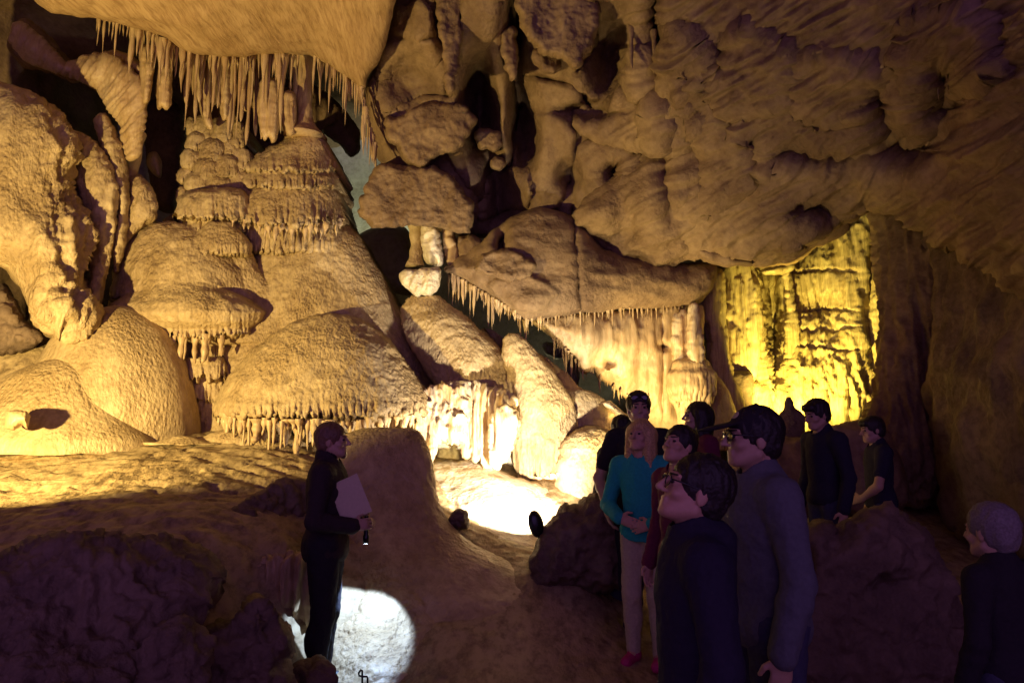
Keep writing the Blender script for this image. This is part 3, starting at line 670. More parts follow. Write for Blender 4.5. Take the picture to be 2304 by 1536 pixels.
# far bits seen through the opening
o = slab('far_dome', [(800, 540), (815, 524), (850, 510), (890, 508), (915, 516), (940, 560), (940, 660), (860, 650), (815, 620)], 12.0, .5, 'pale_rock', edge=60, step=4, spec=[('r', (.6, .6, 6), .06, 3), ('f', 2, .08, 3)])
tag(o, 'dark layered dome in the far passage behind the big dome', 'rock')
st = stalactite(at(934, 500, 8.9), .62, .11, 'flowstone', 'c', name='stone_column'); tag(st, 'slim knobbly column left of the white hanging block', 'column')
for ol, d, m, lab in (([(950, 508), (972, 506), (986, 520), (992, 552), (998, 590), (982, 598), (958, 588), (951, 560)], 8.8, 'white_flowstone', 'white block of flowstone beside the slim column'),
                      ([(900, 618), (914, 608), (950, 606), (986, 602), (991, 622), (984, 650), (968, 664), (950, 662), (940, 668), (922, 652), (906, 640)], 8.5, 'white_flowstone', 'rounded pale hanging lump over the alcove dome'),
                      ([(996, 520), (1016, 516), (1030, 560), (1036, 600), (1022, 604), (1004, 590)], 8.9, 'drapery', 'narrow drapery right of the white block'),
                      ([(1030, 536), (1066, 530), (1090, 556), (1076, 590), (1056, 622), (1040, 606), (1032, 570)], 8.9, 'brown_rock', 'brown ragged drapery under the hanging slab')):
    o = slab('hanging_drapery', ol, d, .2, m, edge=20, step=2.5, jag=3, jagf=10, spec=[('r', (6, 6, 3), .07, 3), ('f', 10, .02, 3)])
    tag(o, lab, 'drapery')

# ================================================================ alcove in the middle
ad = [dict(rows=[(666, 925, 985), (690, 905, 1018), (722, 898, 1066), (765, 912, 1108), (815, 940, 1140), (862, 975, 1154), (878, 985, 1152)], Y=8.6, ratio=.62, lip=(24, 10), flute=(.08, 16, 11), lean=-.12, sag=-4),
      dict(rows=[(752, 1146, 1168), (762, 1136, 1184), (790, 1132, 1208), (825, 1138, 1238), (865, 1144, 1264), (905, 1148, 1286), (950, 1150, 1296), (1000, 1150, 1294), (1040, 1152, 1284), (1062, 1160, 1272)], Y=8.3, ratio=.62, lip=(34, 9), flute=(.10, 40, 10), k=.18),
      dict(rows=[(962, 1318, 1352), (968, 1300, 1372), (985, 1276, 1400), (1010, 1260, 1425), (1045, 1252, 1440), (1085, 1250, 1450), (1125, 1245, 1455)], Y=7.9, ratio=.7, k=.1),
      dict(rows=[(790, 1180, 1205), (805, 1176, 1232), (835, 1176, 1272), (870, 1180, 1312), (905, 1190, 1368), (930, 1195, 1412), (955, 1200, 1440), (1000, 1210, 1470), (1120, 1210, 1490)], Y=8.95, ratio=.45, k=.2),
      dict(rows=[(880, 1270, 1330), (896, 1250, 1362), (930, 1240, 1400), (990, 1236, 1420)], Y=8.5, ratio=.45, k=.2),
      dict(rows=[(830, 1190, 1225), (850, 1180, 1240), (900, 1176, 1270)], Y=8.5, ratio=.5, k=.2)]
alc, adep = relief('alcove_flowstone', ad, [(1010, 760), (1100, 740), (1160, 780), (1240, 850), (1330, 920), (1430, 970), (1460, 1110), (1200, 1100), (1172, 1060), (1158, 930), (1080, 860)], 9.4, 'flowstone', (880, 655, 1500, 1130), spec=[('f', 1.6, .05, 3), ('f', 7, .012, 3), ('r', (4, 4, 5), .014, 3)])
tag(alc, 'floodlit pale flowstone with a sloping, a steep and a round dome in the alcove', 'flowstone')
gdep = adep
drips(alc, [(1160, 1064), (1215, 1072), (1268, 1064)], 20, (.12, .32), .035, 'white_drapery')
drips(alc, [(990, 880), (1060, 882), (1150, 884)], 18, (.1, .3), .03, 'white_drapery')
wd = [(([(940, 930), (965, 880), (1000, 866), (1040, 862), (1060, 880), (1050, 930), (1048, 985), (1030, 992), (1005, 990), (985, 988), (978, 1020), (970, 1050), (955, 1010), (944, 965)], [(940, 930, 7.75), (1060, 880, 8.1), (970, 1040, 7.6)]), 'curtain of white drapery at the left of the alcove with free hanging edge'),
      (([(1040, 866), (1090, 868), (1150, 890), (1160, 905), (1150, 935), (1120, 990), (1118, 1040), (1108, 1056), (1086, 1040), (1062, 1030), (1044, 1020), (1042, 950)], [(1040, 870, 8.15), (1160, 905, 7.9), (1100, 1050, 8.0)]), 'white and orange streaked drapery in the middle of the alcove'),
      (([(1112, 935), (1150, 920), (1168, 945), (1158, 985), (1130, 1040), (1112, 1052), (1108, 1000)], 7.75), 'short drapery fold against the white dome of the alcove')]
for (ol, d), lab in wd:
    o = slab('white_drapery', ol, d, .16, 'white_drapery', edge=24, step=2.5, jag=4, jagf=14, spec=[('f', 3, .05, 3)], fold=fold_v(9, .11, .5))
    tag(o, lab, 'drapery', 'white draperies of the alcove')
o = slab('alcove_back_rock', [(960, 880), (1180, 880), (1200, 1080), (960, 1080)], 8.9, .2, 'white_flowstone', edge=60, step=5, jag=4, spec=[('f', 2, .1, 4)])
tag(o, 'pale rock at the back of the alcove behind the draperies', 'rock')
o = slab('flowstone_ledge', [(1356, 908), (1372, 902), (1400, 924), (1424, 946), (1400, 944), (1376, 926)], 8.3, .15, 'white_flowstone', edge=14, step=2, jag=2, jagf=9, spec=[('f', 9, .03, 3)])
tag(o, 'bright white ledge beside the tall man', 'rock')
o = slab('alcove_glare_floor', [(972, 1050), (1000, 1038), (1060, 1034), (1110, 1046), (1150, 1068), (1210, 1088), (1262, 1108), (1292, 1128), (1270, 1160), (1236, 1190), (1220, 1240), (1198, 1290), (1150, 1280), (1090, 1240), (1020, 1220), (980, 1160)], [(1000, 1040, 8.1), (1260, 1108, 7.8), (1100, 1130, 7.2), (1198, 1290, 6.05), (1020, 1220, 6.5)], .10, 'white_flowstone', edge=40, step=3, jag=4, jagf=16, spec=[('f', 3, .04, 3), ('f', 14, .008, 2)])  # pool of lamp glare painted as a whiter patch of floor
tag(o, 'flowstone floor of the lit alcove with lamp glare put into its white colour', 'flowstone')
o = slab('pale_flowstone_floor', [(600, 1340), (680, 1310), (780, 1290), (880, 1284), (980, 1310), (1060, 1390), (1110, 1500), (1120, 1640), (600, 1640)], [(620, 1340, 5.5), (740, 1400, 5.25), (740, 1500, 5.0), (870, 1288, 5.5), (980, 1310, 5.5), (1090, 1440, 5.2), (1110, 1600, 4.5), (880, 1440, 5.02), (840, 1510, 4.74), (650, 1600, 4.6)], .10, 'flowstone', edge=110, step=2.5, jag=4, spec=[('f', 2.5, .05, 4), ('f', 14, .014, 3)])
tag(o, 'pale rough flowstone floor lit by the torch at the feet of the guide', 'flowstone')
m13, _ = mound('dark_flowstone_dome', [(962, 850, 915), (966, 812, 940), (978, 772, 950), (1000, 752, 962), (1040, 738, 972), (1090, 726, 980), (1140, 716, 990), (1180, 706, 1012), (1215, 696, 1058), (1250, 690, 1130), (1300, 680, 1210), (1360, 660, 1320), (1440, 640, 1420)], 6.6, 'flowstone', ratio=.55, spec=FS+[('f', 16, .008, 2)], lean=-.22)
tag(m13, 'shadowed flowstone dome rising behind the guide in front of the bright alcove', 'flowstone')
o = slab('loose_rock', [(1008, 1168), (1016, 1152), (1034, 1142), (1052, 1150), (1056, 1172), (1050, 1190), (1012, 1188)], 6.3, .14, 'dark_rock', edge=18, step=2, jag=5, jagf=10, spec=[('b', 9, .04, 3)])
tag(o, 'small black rock silhouetted on the left rim of the bright alcove', 'rock')
# ================================================================ low ceiling and gallery at centre right
ov = [(1000, 604), (1060, 560), (1110, 520), (1200, 470), (1300, 490), (1360, 560), (1480, 590), (1560, 590), (1610, 590), (1612, 630), (1575, 682), (1500, 690), (1400, 698), (1310, 704), (1250, 712), (1190, 722), (1150, 704), (1100, 668), (1040, 632)]
o = slab('overhang_rock', ov, [(1000, 604, 8.8), (1200, 720, 8.6), (1575, 682, 9.2), (1300, 500, 8.7), (1600, 600, 9.1)], .4, 'brown_rock', edge=60, back=1.2, step=4.5, jag=6, jagf=30, spec=[('f', 1, .14, 4), ('r', (1.5, 1.5, 4), .05, 4), ('f', 9, .014, 3)], dents=[(1130, 545, 16, 40, .5)], extra=plates([([(1090, 640), (1190, 620), (1260, 660), (1200, 700), (1130, 680)], .1)], [[(1290, 500), (1298, 600), (1306, 690)]], .12, 4))
tag(o, 'low brown overhang with a row of small stalactites along its edge', 'rock')
hang_row([(1010, 618, 8.75), (1060, 648, 8.65), (1130, 690, 8.55), (1190, 724, 8.5)], 44, (.08, .42), (.016, .04), 'drapery', 'small pale stalactite on the left slant of the low overhang edge', 'stalactites on the left slant of the overhang edge')
hang_row([(1195, 722, 8.55), (1300, 706, 8.7), (1440, 698, 8.9), (1575, 684, 9.15)], 44, (.06, .22), (.012, .026), 'drapery', 'tiny stalactite on the level right part of the low overhang edge', 'tiny stalactites on the level part of the overhang edge')
o = slab('gallery_wall_rock', [(1196, 722), (1300, 704), (1440, 696), (1570, 684), (1582, 760), (1560, 900), (1560, 980), (1500, 990), (1440, 940), (1390, 880), (1345, 850), (1335, 828), (1310, 840), (1292, 800), (1270, 790), (1240, 758)], [(1196, 722, 8.9), (1570, 690, 9.5), (1500, 980, 9.6), (1300, 830, 9.1)], .35, 'drapery', edge=90, back=.7, step=4, jag=5, jagf=24, spec=[('f', 1.4, .09, 4), ('f', 9, .012, 3)], fold=fold_v(4, .07, .35), dents=[(1372, 818, 14, 7, .2), (1490, 810, 3, 120, .16), (1492, 780, 12, 9, .25)])
o.name = 'fluted_rock'
tag(o, 'cream coloured fluted rock hanging under the low overhang', 'rock')
hang_row([(1240, 752, 8.9), (1270, 788, 8.9), (1300, 820, 8.95), (1336, 832, 9.0)], 20, (.08, .36), (.016, .034), 'drapery', 'stalactite on the slanting lower edge of the cream rock', 'stalactites on the lower edge of the cream rock')
hang_row([(1340, 840, 9.1), (1400, 886, 9.2), (1450, 930, 9.3)], 14, (.06, .24), (.014, .03), 'drapery', 'small stalactite above the bumpy slope left of the tall man', 'small stalactites above the bumpy slope')
for ol, d, lab in (([(1276, 812), (1296, 806), (1304, 836), (1300, 870), (1286, 880), (1276, 850)], 10.4, 'grey green column far behind the white dome'), ([(1226, 770), (1262, 776), (1270, 800), (1250, 806), (1224, 790)], 10.6, 'flat dark topped stone in the cool lit passage')):
    o = slab('far_rock', ol, d, .16, 'pale_rock', edge=14, step=2.5, jag=3, jagf=9, spec=[('r', (7, 7, 2), .06, 3)])
    tag(o, lab, 'rock')
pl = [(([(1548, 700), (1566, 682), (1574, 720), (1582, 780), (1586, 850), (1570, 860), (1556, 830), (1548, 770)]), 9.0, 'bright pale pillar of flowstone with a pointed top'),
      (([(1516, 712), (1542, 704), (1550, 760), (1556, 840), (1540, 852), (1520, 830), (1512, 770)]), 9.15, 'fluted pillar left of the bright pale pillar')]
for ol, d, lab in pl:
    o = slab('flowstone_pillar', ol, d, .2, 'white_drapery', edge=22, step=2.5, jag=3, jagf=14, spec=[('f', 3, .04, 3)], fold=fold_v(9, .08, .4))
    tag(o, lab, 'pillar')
mt, lt = mound('terraced_flowstone', [(808, 1530, 1580), (816, 1512, 1596), (832, 1520, 1592, .4), (842, 1506, 1610), (856, 1512, 1602, .5), (866, 1508, 1606), (880, 1514, 1598, .8), (900, 1520, 1590, 1), (920, 1530, 1586, .6), (980, 1530, 1586)], 9.0, 'drapery', ratio=.8, spec=FSR, famp=.1, flute=(10, 10, .5), smooth=1.4)
fringe(mt, lt, 874, 20, 160, 20, .12, .3, .026)
tag(mt, 'terraced flowstone with a fringe of drips above the heads', 'flowstone')
mq, _ = mound('flowstone_dome', [(838, 1588, 1604), (850, 1570, 1622), (880, 1550, 1640), (920, 1530, 1654), (960, 1510, 1664), (1010, 1500, 1672)], 9.5, 'flowstone', ratio=.7, spec=FS)
tag(mq, 'olive lit dome right of the terraced flowstone', 'flowstone')

# big overhang of streaked rock at right
bo = [(1300, 470), (1400, 380), (1520, 300), (1640, 230), (1780, 210), (1900, 270), (1990, 330), (2080, 400), (2090, 450), (2010, 460), (1962, 462), (1930, 470), (1914, 492), (1906, 522), (1870, 545), (1840, 556), (1800, 578), (1750, 592), (1690, 592), (1620, 578), (1560, 560), (1500, 600), (1440, 590), (1350, 560)]
o = slab('overhang_rock', bo, [(1300, 470, 8.6), (1640, 230, 7.8), (2080, 420, 7.2), (1750, 590, 9.0), (1560, 560, 8.9), (1900, 520, 8.6)], .7, 'brown_rock', edge=200, back=1.5, step=4.5, jag=6, jagf=40,
         spec=[('f', .9, .16, 4), ('f', 8, .014, 3)], fold=lambda V, u, v: .17*fbm(np.stack([(u*.5+v*.87)/75, (u*.87-v*.5)/380, 0*u], 1)+4, 4, 'r')+.05*fbm(np.stack([(u*.5+v*.87)/17, (u*.87-v*.5)/150, 0*u], 1)+4, 2, 'r'),
         dents=[(1650, 275, 14, 20, .3), (1705, 352, 16, 34, .3), (1690, 318, 14, 14, .3), (1585, 400, 10, 26, .25), (1840, 335, 70, 18, .3), (1800, 495, 75, 20, .35), (1640, 450, 60, 9, .18), (1500, 400, 22, 60, .35), (1410, 500, 40, 60, .2)])
tag(o, 'great streaked bulge of ceiling rock over the yellow wall', 'rock')
o = slab('hanging_slab', [(1556, 556), (1610, 545), (1660, 575), (1700, 590), (1640, 600), (1580, 586)], 8.5, .2, 'brown_rock', edge=24, step=4, jag=4, spec=[('f', 4, .05, 3)])
tag(o, 'lip of brown rock left of the yellow wall top', 'rock')

# ceiling plates
hs = [([(868, 268), (900, 262), (945, 235), (1000, 228), (1040, 236), (1070, 268), (1056, 300), (1030, 340), (985, 356), (945, 378), (915, 366), (890, 330), (870, 310)], 8.35, .25, 'brown plate of ceiling rock right of the steep stalactite edge'),
      ([(806, 470), (818, 430), (850, 372), (900, 372), (970, 374), (1016, 398), (1058, 450), (1064, 480), (1058, 524), (1010, 516), (970, 512), (915, 506), (862, 514), (832, 508), (812, 490)], 8.5, .35, 'large ragged slab hanging above the slim column'),
      ([(1160, -60), (1345, -60), (1336, 100), (1316, 124), (1296, 156), (1262, 130), (1230, 128), (1200, 100), (1172, 60)], 7.2, .3, 'broad slab of rock at the top middle of the ceiling'),
      ([(1066, 300), (1090, 288), (1126, 300), (1130, 326), (1108, 338), (1076, 330)], 8.6, .2, 'small round boulder wedged in the ceiling crack'),
      ([(1198, 120), (1240, 96), (1262, 118), (1260, 150), (1232, 164), (1206, 150)], 7.5, .2, 'lumpy knob under the broad top slab'),
      ([(985, -60), (1050, -60), (1040, 40), (1036, 120), (1018, 215), (1006, 205), (996, 120), (985, 40)], 7.4, .15, 'long hanging blade of rock left of the deep crack'),
      ([(1130, 70), (1156, 60), (1166, 130), (1152, 184), (1140, 160), (1128, 110)], 7.6, .15, 'thin hanging tooth of rock in the deep crack'),
      ([(1100, 360), (1130, 352), (1136, 372), (1116, 384)], 8.6, .12, 'little stone stuck below the small round boulder'),
      ([(1070, 600), (1090, 570), (1150, 560), (1200, 590), (1196, 616), (1150, 632), (1100, 622)], 8.3, .15, 'cracked plate of rock on the low overhang')]
for ol, d, th, lab in hs:
    w = np.ptp(np.array(ol, float), axis=0).min()
    o = slab('hanging_slab', ol, d, th, 'brown_rock', edge=max(8, w*.08), back=.9, step=3, jag=11, jagf=20, power=.6, spec=[('f', 1.6, .1, 3), ('r', (3.5, 3.5, 3.5), .05, 4), ('f', 14, .012, 2)])
    tag(o, lab, 'rock', 'slabs of rock hanging from the brown ceiling')

# fang and fine drips, upper right
o = slab('fang_stalactite', [(1956, 120), (1990, 112), (2064, 100), (2058, 140), (2040, 180), (2026, 215), (2018, 250), (2008, 215), (1996, 178), (1970, 160)], 6.2, .16, 'brown_rock', edge=26, step=3, jag=2, spec=[('r', (7, 7, 1), .04, 3)])
tag(o, 'broad fang shaped stalactite at the upper right', 'stalactite')
hang_row([(1660, 84, 6.2), (1760, 78, 6.1), (1900, 76, 6.0), (2060, 86, 5.8)], 24, (.06, .18), (.01, .018), 'brown_rock', 'tiny dim stalactite in the row above the fang', 'tiny dim stalactites left of the fang')
hang_row([(2050, 160, 5.6), (2130, 160, 5.4)], 7, (.1, .3), (.01, .02), 'brown_rock', 'thin dim stalactite right of the fang', 'thin dim stalactites right of the fang')
for x0, y0, L, r in ((1505, 40, .55, .03), (1540, 30, .5, .035), (1570, 60, .35, .03), (1652, 60, .35, .025), (1420, 60, .5, .04), (1470, 70, .5, .035)):
    o = stalactite(at(x0, y0, 7.0), L, r, 'brown_rock', 't'); tag(o, 'blunt dim stalactite near the top of the brown ceiling', 'stalactite', 'blunt dim stalactites near the top')

# yellow wall and its neighbours
yw = [(1590, 575), (1700, 575), (1790, 565), (1850, 520), (1920, 470), (1975, 470), (1990, 600), (1985, 750), (1985, 880), (1960, 990), (1640, 1000), (1600, 860), (1600, 700)]
o = slab('yellow_rock_face', yw, [(1590, 700, 10.6), (1750, 600, 11.0), (1850, 700, 11.0), (1980, 700, 10.0), (1800, 980, 10.4)], .4, 'yellow_wall_rock', edge=110, back=.8, step=3.5, jag=4, spec=[('f', 1.4, .09, 4), ('f', 12, .015, 3)],
         fold=lambda V, u, v: .13*fbm(V*np.array([6, 6, .3])+3, 4, 'r')+.05*fbm(V*np.array([14, 14, .9]), 3, 'r')-.10*sum(np.exp(-((v-c-5*np.sin(u/33+c))/2.6)**2)*np.clip((u-1775)/10, 0, 1)*np.clip((1935-u)/20, 0, 1) for c in (614, 702, 744, 786)),
         dents=[(1740, 700, 30, 150, .9), (1960, 700, 20, 120, .4)])
tag(o, 'tall rock face glowing yellow in the lamp light', 'rock')
o = slab('flowstone_pillar', [(1626, 582), (1660, 574), (1704, 578), (1700, 610), (1712, 680), (1716, 730), (1706, 790), (1700, 840), (1684, 846), (1640, 836), (1632, 780), (1628, 700)], [(1626, 600, 10.4), (1700, 840, 10.3)], .3, 'yellow_wall_rock', edge=34, step=3, jag=4, jagf=16, spec=[('f', 2, .06, 4)], fold=lambda V, u, v: .1*fbm(V*np.array([8, 8, .35]), 4, 'r'))
tag(o, 'fluted pillar at the left of the yellow wall', 'pillar')
o = slab('flowstone_pillar', [(1762, 604), (1778, 608), (1786, 660), (1796, 760), (1794, 880), (1776, 890), (1766, 800), (1770, 700)], 10.5, .2, 'yellow_wall_rock', edge=14, step=2.5, jag=4, jagf=14, spec=[('f', 3, .05, 3)], fold=fold_v(10, .08, .4))
tag(o, 'thin ragged rib down the middle of the yellow wall', 'pillar')
o = slab('rock_ledge', [(1716, 606), (1760, 590), (1782, 584), (1790, 600), (1770, 616), (1720, 618)], 10.3, .2, 'yellow_wall_rock', edge=12, step=2.5, jag=3, jagf=10, spec=[('f', 6, .03, 3)])
tag(o, 'small ledge across the top of the yellow wall', 'rock')
o = slab('fluted_rock', [(1580, 620), (1624, 610), (1632, 700), (1640, 800), (1660, 880), (1690, 960), (1620, 960), (1596, 860), (1590, 760), (1570, 690)], 10.0, .3, 'yellow_wall_rock', edge=36, step=3, jag=5, spec=[('r', (5, 5, 2), .06, 3)], fold=fold_v(6, .08, .4))
tag(o, 'olive folded rock between the pale pillar and the yellow wall', 'rock')
o = slab('rock_stub', [(1630, 842), (1690, 838), (1692, 900), (1680, 940), (1644, 930)], 10.0, .2, 'dark_rock', edge=20, step=3, jag=4, spec=[('f', 3, .06, 3)])
tag(o, 'dark square stub of rock under the fluted pillar', 'rock')
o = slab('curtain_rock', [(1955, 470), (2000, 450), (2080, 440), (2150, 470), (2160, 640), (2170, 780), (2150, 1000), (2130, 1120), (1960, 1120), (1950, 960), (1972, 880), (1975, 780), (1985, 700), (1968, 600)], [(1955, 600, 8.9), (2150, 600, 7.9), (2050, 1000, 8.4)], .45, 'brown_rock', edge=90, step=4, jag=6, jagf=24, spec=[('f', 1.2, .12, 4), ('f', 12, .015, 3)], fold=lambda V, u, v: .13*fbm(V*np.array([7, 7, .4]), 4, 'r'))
tag(o, 'dim fluted curtain of rock right of the yellow wall', 'rock')
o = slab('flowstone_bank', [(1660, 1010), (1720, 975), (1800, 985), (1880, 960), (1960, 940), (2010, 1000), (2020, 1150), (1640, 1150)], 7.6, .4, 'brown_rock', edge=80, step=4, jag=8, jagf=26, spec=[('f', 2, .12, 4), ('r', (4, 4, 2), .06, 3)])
tag(o, 'dim brown bank of flowstone behind the two boys', 'rock')
ms, _ = mound('stalagmite', [(893, 1770, 1778), (897, 1764, 1784), (908, 1763, 1786), (915, 1770, 1780), (922, 1762, 1790), (935, 1750, 1806), (955, 1748, 1808), (1000, 1744, 1815), (1060, 1740, 1830)], 8.0, 'dark_rock', ratio=.8, nu=60, spec=[('f', 5, .05, 4)])
tag(ms, 'knob topped stalagmite dark against the yellow wall', 'stalagmite')

# ================================================================ dark foreground rocks and the lower left shadow mass
fr = [([(-80, 1290), (0, 1250), (60, 1216), (130, 1202), (200, 1208), (280, 1212), (370, 1212), (430, 1228), (470, 1262), (482, 1300), (476, 1340), (452, 1368), (440, 1410), (400, 1470), (320, 1560), (300, 1640), (-80, 1640)], [(-80, 1300, 3.5), (450, 1300, 3.9), (200, 1600, 3.2)], .5, 'dark mass standing in for the shadowed hollow in the lower left corner'),  # dark solid built where the slope only falls into shadow
      ([(250, 1480), (330, 1420), (395, 1372), (420, 1366), (430, 1390), (470, 1440), (460, 1560), (420, 1640), (240, 1640)], 3.3, .3, 'reddish jagged rock in front of the dark shadow mass'),
      ([(420, 1480), (450, 1420), (520, 1400), (570, 1350), (590, 1348), (630, 1390), (660, 1440), (650, 1490), (655, 1560), (640, 1640), (400, 1640)], 3.7, .35, 'pointed dark rock between the shadow mass and the guide'),
      ([(640, 1560), (665, 1500), (700, 1482), (730, 1480), (752, 1510), (770, 1560), (770, 1640), (640, 1640)], 4.1, .25, 'low dark rock hiding the feet of the guide'),
      ([(1198, 1300), (1200, 1250), (1222, 1190), (1250, 1160), (1270, 1135), (1300, 1140), (1320, 1118), (1350, 1112), (1380, 1122), (1400, 1160), (1400, 1320), (1210, 1330)], 5.8, .35, 'jagged dark rock pile edging the bright alcove')]
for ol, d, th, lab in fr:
    o = slab('boulder_or_shade', ol, d, th, 'dark_rock', edge=70, back=.5, step=4, jag=9, jagf=24, power=.6, spec=[('f', 2, .12, 4), ('r', 4, .07, 4), ('b', 9, .03, 3)])
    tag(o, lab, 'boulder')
dr = [(560, 1290), (600, 1262), (660, 1250), (700, 1260), (706, 1320), (704, 1390), (680, 1392), (650, 1372), (620, 1360), (590, 1330)]
o = slab('boulder_or_shade', [(1740, 1580), (1770, 1310), (1800, 1225), (1845, 1178), (1885, 1190), (1935, 1158), (1995, 1136), (2040, 1165), (2080, 1200), (2140, 1300), (2190, 1420), (2200, 1580)], 4.1, .35, 'dark_rock', edge=70, back=.5, step=5, jag=22, jagf=60, spec=[('f', 2, .16, 4), ('r', 4, .08, 4)])
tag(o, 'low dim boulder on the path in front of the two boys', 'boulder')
o = slab('hanging_drapery', dr, 5.05, .12, 'drapery', edge=30, step=2.5, jag=4, jagf=12, spec=[('f', 4, .03, 3)], fold=fold_v(14, .09, .6))
tag(o, 'short drapery with dark slots left of the legs of the guide', 'drapery')
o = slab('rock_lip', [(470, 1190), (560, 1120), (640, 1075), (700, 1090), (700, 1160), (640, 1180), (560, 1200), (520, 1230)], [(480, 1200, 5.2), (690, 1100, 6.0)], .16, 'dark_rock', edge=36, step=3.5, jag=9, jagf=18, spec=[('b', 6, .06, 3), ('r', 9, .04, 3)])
tag(o, 'crumbly dark rocks on the slope left of the guide', 'rock')
# ================================================================ PEOPLE: one continuous skin surface each, clothes and hair as parts
plain('skin', (.42, .25, .17), .5, .35, noise=.06)
plain('skin_warm', (.48, .27, .18), .5, .35, noise=.06)
plain('hair_dark', (.016, .011, .010), .5, .4, noise=.4, nscale=90, bump=.5)
plain('hair_brown', (.15, .08, .045), .5, .4, noise=.4, nscale=90, bump=.5)
plain('hair_blond', (.46, .29, .12), .5, .4, noise=.35, nscale=90, bump=.5)
plain('hair_grey', (.17, .14, .14), .6, .3, noise=.3, nscale=90, bump=.5)
plain('navy_cloth', (.022, .019, .034), .85, .15, noise=.1, bump=.3)
plain('black_cloth', (.022, .018, .022), .85, .15, noise=.1, bump=.3)
plain('teal_cloth', (.02, .30, .27), .8, .2, noise=.1, bump=.3)
plain('maroon_cloth', (.12, .02, .045), .85, .15, noise=.1, bump=.3)
plain('khaki_cloth', (.42, .34, .22), .85, .15, noise=.1, bump=.3)
plain('grey_cloth', (.10, .10, .115), .85, .15, noise=.1, bump=.3)
plain('denim', (.05, .05, .085), .85, .15, noise=.1, bump=.3)
plain('dim_brown_cloth', (.035, .024, .024), .85, .15, noise=.1, bump=.3)
plain('pink_shoe', (.42, .02, .12), .6, .3)
plain('dark_shoe', (.03, .025, .025), .5, .4)
plain('black_plastic', (.012, .012, .014), .25, .5, noise=.1)
plain('lens_glass', (.01, .01, .012), .05, .9, noise=0, bump=0)
plain('bare_metal', (.35, .33, .30), .35, .5, metal=.9)
plain('brass', (.5, .32, .1), .3, .5, metal=.9)
plain('paper', (.55, .46, .32), .8, .2, noise=.05)
plain('lettering_paint', (.13, .12, .15), .7, .2)
plain('lip_skin', (.30, .12, .10), .45, .4)
plain('eye_white', (.5, .45, .42), .2, .6, noise=.02)
plain('lit_glass', (.8, .9, 1), .2, .5, emit=((.75, .87, 1), 40))

